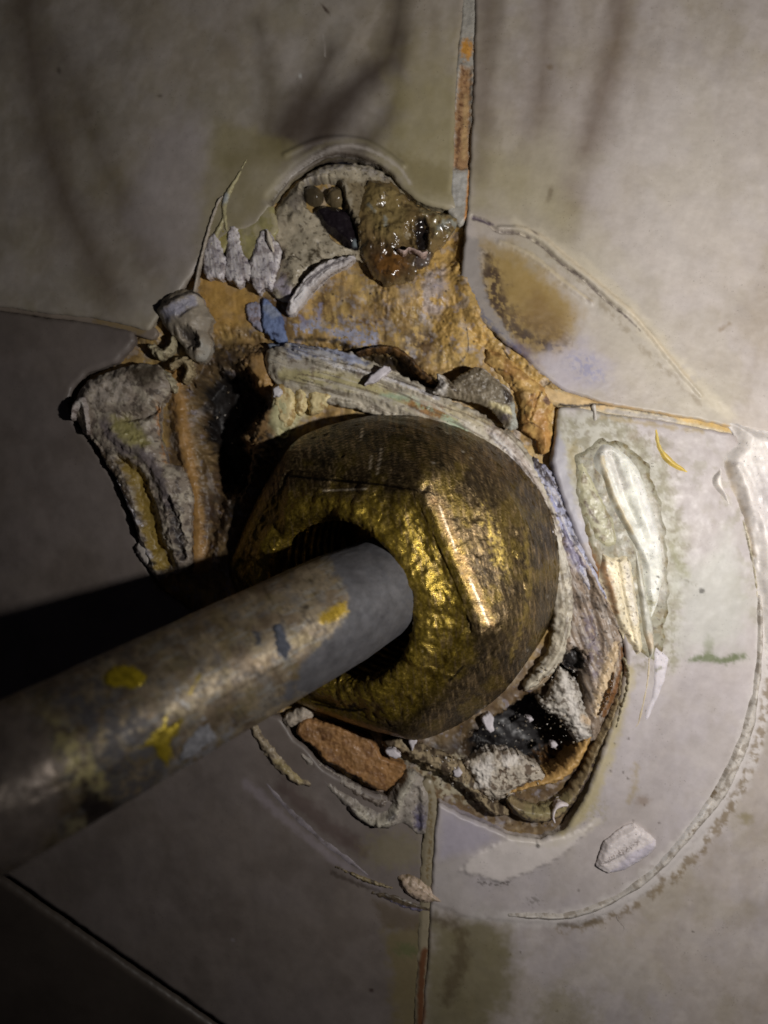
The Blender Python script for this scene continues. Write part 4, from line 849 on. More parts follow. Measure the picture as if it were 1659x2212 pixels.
# white crescent fold
thing("sealant_crescent", "pale pleated crescent of sealant hanging over the orange putty", "sealant",
      Line([(762, 558, 5), (735, 570, 11), (705, 582, 15), (680, 602, 16), (655, 632, 15), (637, 658, 13), (628, 672, 9)]), M_SIL, z0=-12, h=30, edge=15, res=1.6, rag=2.5, rs=10, skirt=36, base=c8(190, 184, 182),
      hl=[('n', 1.5, 12, 3), ('d', 3.0, 6, 8, -45), (7, Line([(760, 556, 2), (720, 566, 3), (680, 590, 3), (650, 620, 3), (630, 655, 3)]), 2.5, 1), (-6, Line([(740, 572), (700, 590), (668, 622)], 3), 3, 1)],
      cl=[(c8(54, 46, 54), 0.8, Line([(758, 562, 1), (712, 580, 2.5), (680, 604, 3), (652, 636, 2.5), (640, 650, 1)]), 2, 2, 7), (c8(150, 134, 116), 0.7, Line([(730, 592), (700, 612), (680, 630)], 5), 5, 4), (c8(216, 212, 212), 0.8, Line([(660, 628), (640, 660), (632, 670)], 7), 5, 3)])

# --- brown glue lump beneath the joint
thing("glue_lump", "big lumpy amber brown lump of dried glue hanging below the tile joint", "glue",
      Poly([(775, 420), (800, 392), (845, 395), (880, 432), (925, 456), (985, 470), (990, 480), (975, 508), (953, 532), (931, 554), (925, 575), (900, 582), (893, 607), (864, 614), (835, 620), (808, 600), (790, 570), (776, 540), (772, 480)], 2),
      M_GLUE, z0=-16, h=24, edge=26, res=1.9, rag=3, rs=14, skirt=50, base=c8(124, 104, 68),
      hl=[('n', 7, 50, 3), ('n', 1.4, 22, 9), (10, Blob(842, 520, 26, 22, 30), 12, 6, 12), (-16, Poly([(898, 480), (915, 475), (924, 500), (922, 545), (900, 548), (893, 510)]), 5, 4), (-9, Poly([(860, 515), (885, 490), (890, 540), (865, 535)]), 6, 4)],
      cl=[(c8(140, 122, 78), 0.75, Poly([(790, 410), (850, 410), (880, 450), (870, 520), (820, 520), (790, 470)]), 14, 12, 18), (c8(158, 146, 108), 0.7, Poly([(905, 458), (985, 472), (970, 505), (940, 520), (925, 480)]), 8, 8, 14, (16, -0.2)), (c8(60, 42, 28), 0.8, Poly([(780, 520), (860, 540), (900, 560), (890, 600), (840, 615), (800, 590)]), 18, 10, 22),
          (c8(124, 84, 38), 0.7, Blob(840, 578, 30, 22), 14, 10, 16), (c8(24, 22, 26), 0.95, Poly([(898, 480), (915, 475), (924, 500), (922, 545), (900, 548), (893, 510)]), 5, 4), (c8(140, 142, 132), 0.8, Multi(Line([(832, 478), (834, 496)], 4), Line([(795, 450), (810, 465)], 3)), 3, 3, 8),
          (c8(60, 56, 68), 0.7, Poly([(895, 555), (928, 545), (930, 580), (900, 600)]), 6, 6), (c8(160, 166, 160), 0.7, Line([(948, 500), (965, 485), (985, 490)], 5), 4, 5, 8), ('n', c8(44, 32, 22), 0.6, 16, 0.4, 0.12, 7)])
thing("glue_ridge", "thin pale pink ridge of glue across the amber brown lump", "glue", Line([(858, 538, 2), (872, 546, 4), (882, 538, 3), (898, 543, 4), (912, 550, 5), (922, 546, 3)]), M_GLUE, z0=22, h=12, edge=5, res=1.3, rag=1.5, rs=6, skirt=26, base=c8(190, 166, 156))

# --- nub at the left end of the upper tile
thing("sealant_nub", "grey hooded nub of sealant at the left end of the orange putty", "sealant",
      Poly([(342, 672), (366, 638), (400, 628), (432, 636), (440, 648), (450, 672), (463, 690), (452, 716), (460, 745), (454, 772), (436, 784), (414, 776), (392, 742), (362, 712)], 2), M_SIL, z0=-16, h=52, edge=36, res=1.8, rag=2.5, rs=14, skirt=40, base=c8(150, 140, 124),
      hl=[('n', 3, 26, 3), (-22, Poly([(396, 715), (425, 722), (436, 745), (425, 756), (404, 740)], 2), 8, 3), (9, Line([(346, 680), (385, 668), (425, 640), (440, 646)], 7), 6, 3), (-6, Line([(395, 690), (430, 665)], 4), 4)],
      cl=[(c8(160, 160, 178), 0.8, Poly([(356, 680), (400, 660), (432, 642), (428, 665), (400, 690), (365, 700)]), 7, 5), (c8(54, 48, 48), 0.85, Poly([(396, 715), (425, 722), (436, 745), (425, 756), (404, 740)], 2), 8, 5), (c8(120, 104, 70), 0.5, Line([(350, 650), (400, 632)], 8), 8, 6), (c8(170, 168, 160), 0.7, Line([(440, 748), (454, 770), (430, 780)], 8), 6, 4), (c8(34, 28, 30), 0.9, Line([(425, 640), (442, 646)], 2.5), 2)])
for pts, lb, cc in [([(330, 750, 8), (350, 768, 12), (372, 750, 9), (376, 732, 6)], "mustard edged crumpled bit of sealant under the grey nub", c8(170, 160, 130)),
                    ([(372, 790, 8), (398, 780, 10), (412, 800, 9), (402, 820, 8)], "small cream knob of sealant right below the grey nub", c8(166, 150, 116)),
                    ([(345, 800, 7), (362, 815, 10), (376, 840, 8)], "cream knob of sealant over the orange strip", c8(176, 168, 140))]:
    thing("sealant_lump", lb, "sealant", Line(pts), M_SIL, z0=-14, h=24, edge=11, res=1.6, rag=4, rs=9, skirt=40, base=cc, hl=[('n', 3, 10, 3)], cl=[('n', c8(90, 74, 52), 0.7, 14, 0.25, 0.2, 5)])

# --- big torn flap on the left
thing("sealant_flap", "large dirty torn flap of old sealant lifted off the tile at far left", "sealant",
      Poly([(155, 900), (171, 853), (191, 824), (228, 808), (266, 795), (305, 785), (345, 790), (368, 812), (374, 834), (362, 858), (348, 876), (345, 915), (352, 960), (364, 1000), (392, 1010), (407, 1030), (418, 1080), (414, 1150), (417, 1216), (405, 1230), (368, 1240), (345, 1257), (320, 1222), (300, 1160), (290, 1120), (270, 1070), (255, 1035), (232, 1000), (214, 968), (196, 946), (182, 935), (172, 910)]),
      M_SIL, z0=-10, h=34, edge=26, res=1.9, rag=3.0, rs=14, skirt=60, base=c8(144, 132, 118),
      hl=[('n', 6, 44, 3), ('n', 1.6, 20, 9), (-22, Line([(262, 990, 6), (300, 1030, 14), (322, 1090, 16), (338, 1160, 16), (362, 1215, 18)]), 10, 5, 20), (-16, Line([(275, 905), (320, 898), (345, 880)], 8), 6, 4), (10, Line([(200, 950), (245, 1010), (285, 1090), (310, 1150)], 7), 6, 4), (10, Line([(250, 940), (320, 980), (370, 1060), (385, 1160)], 14), 12, 5), (-16, Line([(374, 1080, 5), (392, 1160, 9), (396, 1200, 7)]), 6, 5)],
      cl=[('n', c8(196, 186, 166), 0.7, 26, 0.12, 0.2, 8), ('n', c8(64, 52, 48), 0.65, 18, 0.30, 0.15, 12), (c8(150, 126, 54), 0.92, Line([(266, 994, 7), (296, 1030, 14), (318, 1080, 16), (334, 1150, 16), (352, 1215, 18)]), 7, 6, 18), (c8(170, 162, 100), 0.8, Poly([(250, 900), (300, 910), (330, 960), (300, 985), (255, 940)]), 10, 7, 16),
          (c8(124, 114, 116), 0.8, Line([(235, 915, 8), (262, 960, 12), (320, 985, 12), (350, 1030, 12), (372, 1090, 10)]), 8, 7, 16), (c8(40, 36, 42), 0.85, Line([(374, 1080, 6), (392, 1160, 10), (398, 1205, 8)]), 8, 7, 14), (c8(62, 46, 26), 0.8, Line([(198, 950, 4), (250, 1010, 5), (300, 1110, 5)]), 4, 4, 12),
          (c8(214, 208, 210), 0.9, Blob(176, 872, 9, 8), 4, 3), (c8(200, 196, 200), 0.8, Multi(Line([(256, 1040, 2), (280, 1085, 3), (306, 1130, 4)], 3), Line([(300, 1170, 6), (330, 1200, 5)], 5)), 3, 3, 8), (c8(60, 50, 34), 0.8, Poly([(275, 790), (345, 790), (355, 820), (320, 840), (290, 820)]), 12, 8, 14),
          (c8(206, 194, 180), 0.85, Poly([(185, 835), (260, 812), (290, 840), (280, 875), (210, 880)]), 10, 9, 14, (14, -0.2)), (c8(176, 116, 46), 0.8, Poly([(340, 870), (352, 890), (365, 950), (372, 1000), (360, 1000), (345, 930)]), 5, 5, 10), (BLACK, 0.9, Blob(332, 1214, 10, 6, 20), 3, 3)])
thing("sealant_curl", "little white curled lip of sealant at the far left tip of the torn flap", "sealant", Line([(158, 905, 4), (166, 880, 9), (180, 868, 9), (188, 890, 6), (192, 935, 4)]), M_SIL, z0=14, h=22, edge=9, res=1.5, rag=2, rs=8, skirt=40, base=c8(176, 166, 160), hl=[('n', 2, 9, 2)], cl=[('n', c8(80, 62, 52), 0.7, 14, 0.2, 0.2, 2), (WHITE, 0.7, Blob(176, 872, 8), 4, 3)])
thing("sealant_strand", "white thread of sealant along the outer edge of the torn flap", "strand", Line([(256, 1038, 3), (272, 1070, 4), (290, 1108, 5), (308, 1136, 4)]), M_SIL, z0=4, h=12, edge=5, res=1.5, rag=1.5, rs=7, skirt=30, base=c8(196, 190, 192))
thing("sealant_lump", "white knob of sealant at the lower end of the torn flap by the pipe shadow", "sealant", Poly([(292, 1178), (318, 1174), (332, 1200), (328, 1225), (308, 1214)], 2), M_SIL, z0=-8, h=20, edge=12, res=1.8, rag=3, rs=8, skirt=40, base=c8(176, 168, 160))

# --- grey lump upper right of the nut
thing("mortar_lump", "lifted mottled grey lump with white tip between the nut and the orange putty", "lump",
      Poly([(940, 806), (958, 812), (975, 826), (992, 812), (1020, 796), (1040, 794), (1070, 818), (1100, 842), (1110, 866), (1114, 900), (1118, 925), (1104, 932), (1090, 925), (1076, 905), (1060, 885), (1028, 872), (990, 864), (958, 858), (932, 850), (948, 828)], 1),
      M_SIL, z0=14, h=30, edge=16, res=1.6, rag=2.5, rs=8, skirt=22, undercut=4, base=c8(120, 110, 92),
      hl=[('n', 4, 30, 3), ('n', 2, 10, 9)], cl=[(WHITE, 0.9, Poly([(936, 804), (956, 812), (965, 836), (960, 860), (930, 852), (948, 828)]), 5, 4, 8), (c8(74, 62, 44), 0.6, Poly([(985, 815), (1030, 800), (1060, 830), (1040, 860), (1000, 855)]), 12, 10, 14, (16, -0.15)), (c8(40, 30, 30), 0.85, Poly([(1082, 840), (1106, 856), (1104, 880), (1088, 870)]), 5, 4, 8), (c8(206, 194, 150), 0.9, Line([(1060, 875, 5), (1085, 886, 7), (1102, 896, 3)]), 4, 3), (c8(70, 62, 70), 0.8, Blob(1085, 905, 12, 7), 5, 5, 8),
          (c8(176, 180, 172), 0.8, Line([(1108, 880), (1112, 910), (1102, 926)], 8), 5, 3), (GREYW, 0.8, Line([(1040, 796), (1075, 822), (1104, 850)], 2.5), 2, 1.5), (DBROWN, 0.85, Line([(965, 812), (972, 835), (985, 850)], 3), 3, 4, 6)])

# --- orange ridge to the right of the lump
thing("putty_ridge", "cracked orange putty ridge between the grey lump and the right hand tile", "putty", Poly([(1050, 755), (1090, 770), (1130, 800), (1180, 840), (1196, 870), (1190, 900), (1192, 935), (1184, 975), (1170, 985), (1156, 950), (1128, 930), (1122, 880), (1112, 850), (1080, 812), (1045, 785)], 1), M_PUTTY, z0=-22, h=28, edge=24, res=1.8, rag=2.5, rs=12, skirt=50, base=c8(192, 146, 84),
      hl=[('n', 3, 24, 3), ('r', 0.8, 22, 4), (9, Blob(1130, 862, 13, 13), 8, 2), (-7, Line([(1160, 850), (1150, 880), (1140, 910)], 2), 2, 2, 8), (-7, Line([(1108, 830), (1095, 842)], 2), 2, 2)],
      cl=[(DBROWN, 0.9, Multi(Line([(1165, 852), (1154, 866), (1143, 868)], 1.4), Line([(1142, 868), (1130, 884), (1136, 910), (1150, 925)], 1.1), Line([(1120, 925), (1140, 915), (1165, 930)], 1.1), Line([(1075, 800), (1098, 812), (1108, 835), (1118, 845)], 1.6)), 1.3, 1.6, 7), (BLACK, 0.9, Blob(1143, 858, 5, 3), 2, 2), (c8(88, 60, 66), 0.8, Blob(1178, 868, 10, 10), 5, 4, 8), ('n', c8(150, 92, 44), 0.6, 30, 0.15, 0.25, 6), (c8(200, 158, 112), 0.6, Blob(1128, 860, 9), 5, 2), (c8(170, 104, 50), 0.6, Line([(1160, 900), (1176, 960)], 14), 10, 6)])
# thin dark arch of putty above the bead
thing("putty_ridge", "thin arched dark brown putty rim above the middle of the paste bead", "putty", Line([(768, 764, 3), (810, 756, 6), (845, 756, 8), (880, 776, 8), (905, 804, 7), (930, 822, 8), (945, 830, 4)]), M_PUTTY, z0=-22, h=26, edge=9, res=1.7, rag=2.5, rs=9, skirt=50, base=c8(110, 72, 36), hl=[('n', 2, 10, 3)], cl=[('n', c8(44, 30, 22), 0.8, 16, 0.1, 0.2, 6)])

thing("sealant_film", "pale blue grey torn skin of sealant between the paste bead and the right hand tile", "sealant",
      Poly([(1150, 985), (1172, 1000), (1190, 1020), (1206, 1060), (1226, 1110), (1252, 1170), (1290, 1235), (1322, 1300), (1340, 1350), (1316, 1330), (1280, 1290), (1240, 1240), (1216, 1180), (1188, 1110), (1160, 1050), (1140, 1010)], 1), M_SIL, z0=-16, h=22, edge=10, res=1.7, rag=4, rs=10, skirt=60, base=c8(150, 152, 172),
      hl=[('n', 3, 20, 3), ('d', 2, 9, 6, 64)], cl=[('n', c8(64, 54, 50), 0.8, 15, 0.22, 0.14, 3), ('d', c8(190, 184, 182), 0.7, 8, 6, 64, 0.2, 0.15), (DBROWN, 0.85, Line([(1150, 990, 6), (1176, 1030, 6), (1194, 1052, 3)]), 4, 5, 7), (c8(60, 66, 112), 0.7, Blob(1236, 1210, 8, 20, -20), 6, 5), (c8(120, 76, 40), 0.7, Line([(1270, 1180, 4), (1296, 1235, 7), (1310, 1270, 4)]), 6, 5)])
# --- right of the nut: blue grey skin, brown seam, fibrous folds
thing("sealant_fold", "fibrous grey brown folds of sealant right of the nut above the black hollow", "sealant",
      Poly([(1196, 1100), (1222, 1130), (1250, 1180), (1290, 1250), (1322, 1310), (1344, 1370), (1346, 1430), (1330, 1500), (1300, 1560), (1284, 1600), (1262, 1595), (1250, 1560), (1262, 1500), (1250, 1450), (1216, 1440), (1206, 1390), (1216, 1330), (1210, 1250), (1200, 1180)], 1),
      M_SIL, z0=-22, h=34, edge=22, res=1.8, rag=3.5, rs=14, skirt=70, base=c8(132, 116, 100),
      hl=[('n', 3, 30, 3), ('d', 3.0, 16, 6, 68), (8, Line([(1240, 1180), (1280, 1260), (1330, 1350)], 5), 4, 3), (-9, Line([(1250, 1230), (1275, 1320), (1290, 1400)], 8), 7, 4), (7, Line([(1322, 1400, 6), (1305, 1450, 10), (1288, 1500, 10), (1280, 1540, 6)]), 6, 4), (-30, Blob(1236, 1425, 22, 24), 8, 6)],
      cl=[('d', c8(176, 166, 156), 0.7, 10, 7, 66, 0.20, 0.2), ('d', c8(60, 48, 40), 0.6, 12, 6, 70, 0.35, 0.15), (c8(130, 128, 156), 0.75, Poly([(1200, 1110), (1228, 1140), (1262, 1200), (1256, 1240), (1230, 1220), (1206, 1160)]), 9, 8, 12), (c8(112, 104, 122), 0.6, Line([(1262, 1330, 12), (1276, 1400, 14), (1276, 1450, 8)]), 12, 9, 12, (14, -0.1)),
          (c8(206, 182, 146), 0.9, Line([(1322, 1390, 7), (1308, 1440, 12), (1290, 1500, 11), (1282, 1535, 6)]), 6, 5, 12), (c8(128, 84, 40), 0.85, Line([(1338, 1400, 4), (1334, 1450, 5), (1318, 1500, 8), (1298, 1540, 5)]), 4, 4, 9), (BLACK, 0.97, Blob(1236, 1428, 26, 28), 8, 8, 10), (c8(196, 186, 176), 0.8, Line([(1236, 1180, 3), (1262, 1214, 5), (1292, 1255, 3)]), 4, 4, 8), ('n', c8(40, 32, 28), 0.7, 9, 0.5, 0.08, 19)])  # hollow's shade painted in black
thing("sealant_spike", "smooth grey brown spike of sealant tucked against the lower right of the nut", "sealant", Line([(1212, 1380, 10), (1200, 1420, 13), (1180, 1452, 12), (1155, 1478, 9), (1133, 1488, 4)]), M_SIL, z0=-40, h=34, edge=14, res=1.7, rag=1.5, rs=12, skirt=50, base=c8(140, 122, 98), hl=[('n', 1.5, 18, 3)], cl=[(c8(176, 164, 144), 0.7, Blob(1150, 1480, 16, 8, -30), 6, 4), (c8(60, 50, 44), 0.6, Line([(1215, 1390), (1204, 1440)], 6), 6, 4)])
thing("plaster_crust", "rough white chalky crust right of the black hollow", "plaster",
      Poly([(1206, 1440), (1226, 1452), (1248, 1480), (1262, 1530), (1284, 1560), (1278, 1590), (1246, 1602), (1228, 1580), (1216, 1556), (1200, 1545), (1170, 1530), (1162, 1512), (1184, 1505), (1190, 1480)], 1), M_CHALK, z0=-16, h=30, edge=24, res=1.6, rag=4.5, rs=12, skirt=40, base=c8(176, 170, 160), hl=[('n', 4, 18, 3), ('n', 2, 7, 8)], cl=[('n', c8(84, 72, 60), 0.8, 14, 0.28, 0.15, 6), (WHITE, 0.7, Line([(1216, 1460), (1232, 1520), (1252, 1580)], 8), 8, 7, 9), (PEACH, 0.7, Poly([(1250, 1540), (1284, 1540), (1280, 1565), (1255, 1560)]), 7, 5)])
thing("plaster_crust", "crumbly white chalky crust under the black hollow", "plaster",
      Poly([(1000, 1648), (1040, 1625), (1085, 1618), (1120, 1628), (1160, 1650), (1180, 1680), (1140, 1692), (1100, 1712), (1070, 1730), (1040, 1715), (1010, 1700), (1020, 1675)], 1), M_CHALK, z0=-18, h=28, edge=24, res=1.6, rag=5, rs=12, skirt=36, base=c8(184, 174, 158), hl=[('n', 4, 18, 3), ('n', 2, 7, 8)], cl=[('n', c8(84, 66, 50), 0.85, 16, 0.22, 0.15, 5), (WHITE, 0.8, Multi(Poly([(1016, 1650), (1060, 1625), (1066, 1650), (1050, 1690), (1025, 1690)]), Blob(1100, 1636, 22, 10)), 6, 7, 9)])
thing("putty_ridge", "rough speckled cream mortar band between the nut and the lower tiles", "mortar", Line([(835, 1600, 10), (880, 1612, 16), (940, 1640, 22), (990, 1665, 22), (1020, 1700, 16), (1060, 1740, 14), (1090, 1750, 10)]), M_CHALK, z0=-26, h=30, edge=16, res=1.8, rag=5, rs=12, skirt=50, base=c8(150, 134, 106), hl=[('n', 4, 22, 3), ('n', 2, 9, 8)], cl=[('n', c8(56, 42, 32), 0.85, 20, 0.12, 0.2, 5), (c8(190, 182, 160), 0.8, Multi(Blob(838, 1620, 16, 9, 30), Blob(880, 1594, 10, 8), Blob(985, 1690, 20, 10)), 5, 5)])
# orange and brown crescent at lower right of the hole
thing("putty_crescent", "orange curved edge of putty at the lower right corner of the hole", "putty", Line([(1090, 1713, 3), (1120, 1700, 6), (1160, 1688, 9), (1205, 1672, 12), (1238, 1642, 13), (1258, 1606, 10), (1276, 1582, 4)]), M_PUTTY, z0=-14, h=22, edge=11, res=1.6, rag=3, rs=10, skirt=60, base=c8(186, 138, 80), hl=[('n', 2, 14, 3)], cl=[(c8(120, 78, 40), 0.6, Line([(1150, 1680), (1210, 1655), (1245, 1610)], 4), 4, 4, 8), (c8(214, 170, 104), 0.7, Line([(1095, 1714), (1150, 1700), (1200, 1690)], 4), 4, 3)])
thing("sealant_crescent", "mottled olive and grey fold of sealant curling round the orange crescent", "sealant",
      Line([(1100, 1726, 9), (1122, 1746, 16), (1160, 1756, 18), (1200, 1745, 18), (1234, 1712, 14), (1262, 1668, 11), (1282, 1618, 9), (1308, 1568, 8), (1330, 1510, 6), (1340, 1450, 4)]), M_SIL, z0=-20, h=34, edge=14, res=1.7, rag=2.5, rs=12, skirt=50, base=c8(128, 112, 82),
      hl=[('n', 3, 20, 3), (-6, Line([(1104, 1722), (1160, 1738), (1205, 1722), (1250, 1660)], 5), 4, 3)],
      cl=[(c8(66, 56, 62), 0.85, Line([(1088, 1726, 4), (1115, 1756, 7), (1162, 1770, 6), (1205, 1762, 6), (1240, 1720, 8), (1272, 1660, 6), (1310, 1580, 5)]), 5, 5, 10, (12, -0.2)), (c8(150, 140, 100), 0.8, Line([(1140, 1745, 10), (1190, 1740, 12), (1220, 1715, 6)]), 8, 6), (c8(176, 120, 58), 0.8, Line([(1094, 1740, 3), (1106, 1762, 5), (1120, 1770, 3)]), 4, 3), ('n', c8(50, 40, 36), 0.6, 12, 0.42, 0.12, 6), (c8(120, 80, 50), 0.7, Line([(1195, 1772), (1235, 1745), (1270, 1690)], 3), 3, 2)])
thing("sealant_curl", "tiny white hooked curl of sealant under the orange crescent", "sealant", Line([(1224, 1738, 4), (1208, 1738, 6), (1198, 1748, 4), (1194, 1764, 3), (1198, 1776, 1.5)]), M_SIL, z0=8, h=11, edge=5, res=1.2, rag=0.6, skirt=26, base=c8(206, 196, 196))
thing("brown_crumbs", "glittering brown crumbs packed along the right rim of the hole", "crumbs", Line([(1320, 1452, 5), (1312, 1480, 9), (1300, 1512, 9), (1288, 1540, 6)]), M_GLUE, z0=-6, h=24, edge=8, res=1.5, rag=4, rs=6, skirt=40, base=c8(120, 84, 44), hl=[('n', 4, 6, 3)], cl=[('n', c8(60, 40, 24), 0.8, 8, 0.1, 0.2, 3)])

# --- long drips on the right tile
thing("sealant_film", "thin mottled olive film of sealant under the drips on the right hand tile", "smear",
      Poly([(1236, 985), (1262, 960), (1300, 940), (1350, 950), (1400, 1000), (1430, 1080), (1448, 1180), (1452, 1300), (1440, 1400), (1420, 1440), (1390, 1430), (1360, 1400), (1330, 1340), (1290, 1240), (1262, 1170), (1240, 1080)], 1), M_SIL, z0=0, h=7, edge=16, res=2.2, rag=6, rs=24, base=c8(134, 130, 110),
      hl=[('n', 1.2, 40, 3)], cl=[('n', c8(124, 108, 70), 0.65, 22, 0.25, 0.2, 3), ('n', c8(84, 68, 50), 0.7, 9, 0.5, 0.12, 6), (c8(150, 104, 60), 0.85, Line([(1262, 1170, 6), (1300, 1250, 9), (1330, 1330, 6)]), 9, 5), (c8(190, 186, 176), 0.6, Poly([(1380, 1040), (1430, 1100), (1440, 1300), (1400, 1300)]), 16, 8)])
thing("sealant_drip", "long white drip of sealant with pointed top on the right tile", "sealant",
      Poly([(1292, 961), (1310, 958), (1330, 966), (1352, 980), (1372, 1003), (1390, 1040), (1403, 1083), (1415, 1120), (1424, 1155), (1430, 1200), (1431, 1240), (1424, 1290), (1410, 1330), (1402, 1334), (1390, 1290), (1384, 1240), (1380, 1205), (1366, 1175), (1350, 1150), (1334, 1124), (1318, 1094), (1306, 1060), (1296, 1030), (1280, 1012), (1277, 990)], 2),
      M_SIL, z0=4, h=19, edge=20, res=1.9, rag=1.8, rs=20, grow=5, base=c8(222, 218, 206),
      hl=[('n', 1.2, 24, 3), (-8, Line([(1318, 985), (1336, 1040), (1352, 1090), (1372, 1130)], 6), 6, 2), (5, Line([(1294, 985), (1306, 1030), (1330, 1090), (1360, 1150), (1390, 1210)], 5), 4, 1), (4, Line([(1350, 1010), (1372, 1080), (1400, 1160)], 8), 8)],
      cl=[(c8(196, 190, 184), 0.6, Line([(1300, 970), (1320, 1000), (1340, 1050)], 12), 10, 6), (c8(206, 186, 140), 0.7, Line([(1296, 990), (1308, 1040), (1332, 1096), (1362, 1152)], 4), 4, 3), (c8(70, 62, 50), 0.8, Multi(*[Blob(x, y, 3) for x, y in [(1417, 1271), (1421, 1164), (1416, 1245), (1410, 1256)]]), 1.8, 2, 4), (c8(150, 140, 80), 0.6, Blob(1402, 1300, 10, 16), 6, 4, 8, (10, 0.0)), (c8(226, 224, 222), 0.6, Line([(1372, 1040), (1400, 1120), (1416, 1190)], 7), 8, 3)])
thing("sealant_drip", "wide cream drip of sealant left of and below the long white drip", "sealant",
      Poly([(1300, 1196), (1318, 1204), (1345, 1200), (1358, 1210), (1366, 1250), (1374, 1300), (1382, 1370), (1386, 1400), (1374, 1412), (1362, 1392), (1345, 1366), (1328, 1334), (1312, 1280), (1296, 1240)], 2),
      M_SIL, z0=3, h=18, edge=16, res=1.8, rag=2.4, rs=14, grow=6, base=c8(214, 202, 172), hl=[('n', 2, 20, 3), (-4, Line([(1330, 1210), (1345, 1300), (1365, 1380)], 3), 3, 2)], cl=[(c8(150, 100, 52), 0.8, Line([(1296, 1210, 5), (1312, 1260, 7), (1326, 1320, 4)]), 7, 5), (c8(216, 210, 200), 0.6, Line([(1350, 1220), (1368, 1340)], 7), 6, 3), ('n', c8(80, 66, 50), 0.6, 9, 0.5, 0.08, 4)])
thing("sealant_drip", "short glossy drip of sealant squeezed between the two larger drips", "sealant", Line([(1372, 1190, 4), (1378, 1240, 8), (1388, 1300, 11), (1398, 1360, 13), (1404, 1400, 9), (1402, 1420, 4)]), M_SIL, z0=2, h=18, edge=11, res=1.8, rag=1.2, rs=14, grow=2, base=c8(186, 184, 172), hl=[('n', 1.5, 16, 3)], cl=[(PEACH, 0.6, Blob(1398, 1385, 12, 18), 8, 4)])
thing("sealant_strand", "long thin strand of sealant running down from the drips on the right tile", "strand", Line([(1400, 1420, 3), (1398, 1460, 3.5), (1390, 1505, 4), (1382, 1540, 4), (1376, 1562, 3), (1364, 1576, 2.5)]), M_SIL, z0=-2, h=11, edge=4, res=1.4, rag=0.8, base=c8(190, 176, 150), cl=[(c8(60, 52, 44), 0.8, Line([(1396, 1425), (1390, 1480)], 2), 2, 1)])
thing("sealant_film", "pale smooth film of sealant beside the strand on the right tile", "smear", Poly([(1405, 1380), (1430, 1400), (1448, 1420), (1440, 1470), (1420, 1520), (1400, 1560), (1384, 1550), (1398, 1500), (1406, 1440)], 2), M_SIL, z0=-4, h=9, edge=12, res=2.2, rag=2, rs=20, base=c8(196, 190, 194), cl=[(c8(120, 120, 80), 0.6, Line([(1410, 1450), (1425, 1440)], 3), 3, 3, 6)])
thing("sealant_ridge", "wrinkled edge ridge of sealant between the wide cream drip and the hole", "sealant", Line([(1346, 1420, 3), (1356, 1450, 5), (1352, 1490, 6), (1340, 1530, 5), (1330, 1570, 4)]), M_SIL, z0=-6, h=14, edge=6, res=1.5, rag=2.5, rs=9, base=c8(150, 142, 116), cl=[('n', c8(80, 70, 60), 0.6, 10, 0.3, 0.15, 3)])
thing("sealant_smear", "yellowish wrinkled smear of sealant beside the blue edge of the right tile", "smear", Poly([(1240, 1000), (1262, 985), (1275, 1010), (1300, 1060), (1330, 1120), (1340, 1170), (1320, 1190), (1290, 1180), (1262, 1140), (1242, 1080)], 2), M_SIL, z0=-5, h=11, edge=18, res=1.9, rag=3, rs=16, base=c8(166, 162, 134), hl=[('n', 1.5, 16, 3)], cl=[('n', c8(110, 90, 66), 0.6, 18, 0.3, 0.18, 5), (c8(80, 60, 50), 0.75, Multi(Line([(1262, 1085), (1275, 1110), (1290, 1130)], 3), Blob(1294, 1160, 4, 3)), 3, 3, 7)])
# corner drip at the right border
thing("sealant_drip", "glossy white blob of sealant dripping over the tile joint at the right border", "sealant",
      Poly([(1569, 914), (1590, 908), (1625, 920), (1660, 930), (1760, 950), (1800, 1100), (1760, 1500), (1700, 1480), (1650, 1420), (1642, 1340), (1632, 1260), (1618, 1170), (1604, 1120), (1590, 1090), (1574, 1060), (1562, 1025), (1557, 1002), (1566, 975), (1586, 955), (1584, 938)], 2),
      M_SIL, z0=-2, h=26, edge=30, res=2.4, rag=2, rs=22, base=c8(204, 198, 192), hl=[('n', 2, 40, 3), ('d', 1.3, 16, 6, 76), (9, Line([(1580, 1010), (1602, 1060), (1618, 1140), (1628, 1230)], 8), 8, 2)],
      cl=[(c8(170, 150, 116), 0.6, Line([(1566, 1000), (1580, 1050), (1608, 1120), (1624, 1200)], 4), 5, 3), (c8(176, 168, 170), 0.6, Blob(1680, 1080, 60, 80), 40, 10)])
thing("sealant_drip", "small pointed white drip just left of the glossy blob at the right border", "sealant", Line([(1556, 1012, 4), (1548, 1036, 13), (1552, 1052, 12), (1564, 1070, 8), (1573, 1088, 4)]), M_SIL, z0=-4, h=16, edge=11, res=1.7, rag=0.8, base=c8(200, 194, 188), cl=[(c8(100, 84, 76), 0.8, Line([(1536, 1030), (1534, 1048), (1542, 1056)], 1.6), 1.5, 1)])
thing("sealant_drip", "thin mustard yellow drip of sealant under the level joint", "sealant", Line([(1417, 930, 4), (1420, 955, 5), (1430, 978, 7), (1450, 1000, 8), (1470, 1012, 6), (1484, 1020, 3)]), M_SIL, z0=-4, h=8, edge=7, res=1.6, rag=1.2, base=c8(206, 178, 88), cl=[(c8(206, 190, 120), 0.6, Line([(1417, 940), (1428, 975)], 4), 4, 2)])
thing("sealant_tag", "tiny pale bridge of sealant across the level joint", "sealant", Line([(1282, 878, 5), (1284, 892, 4), (1285, 905, 5)]), M_SIL, z0=0, h=9, edge=5, res=1.3, rag=0.8, base=c8(190, 184, 176))

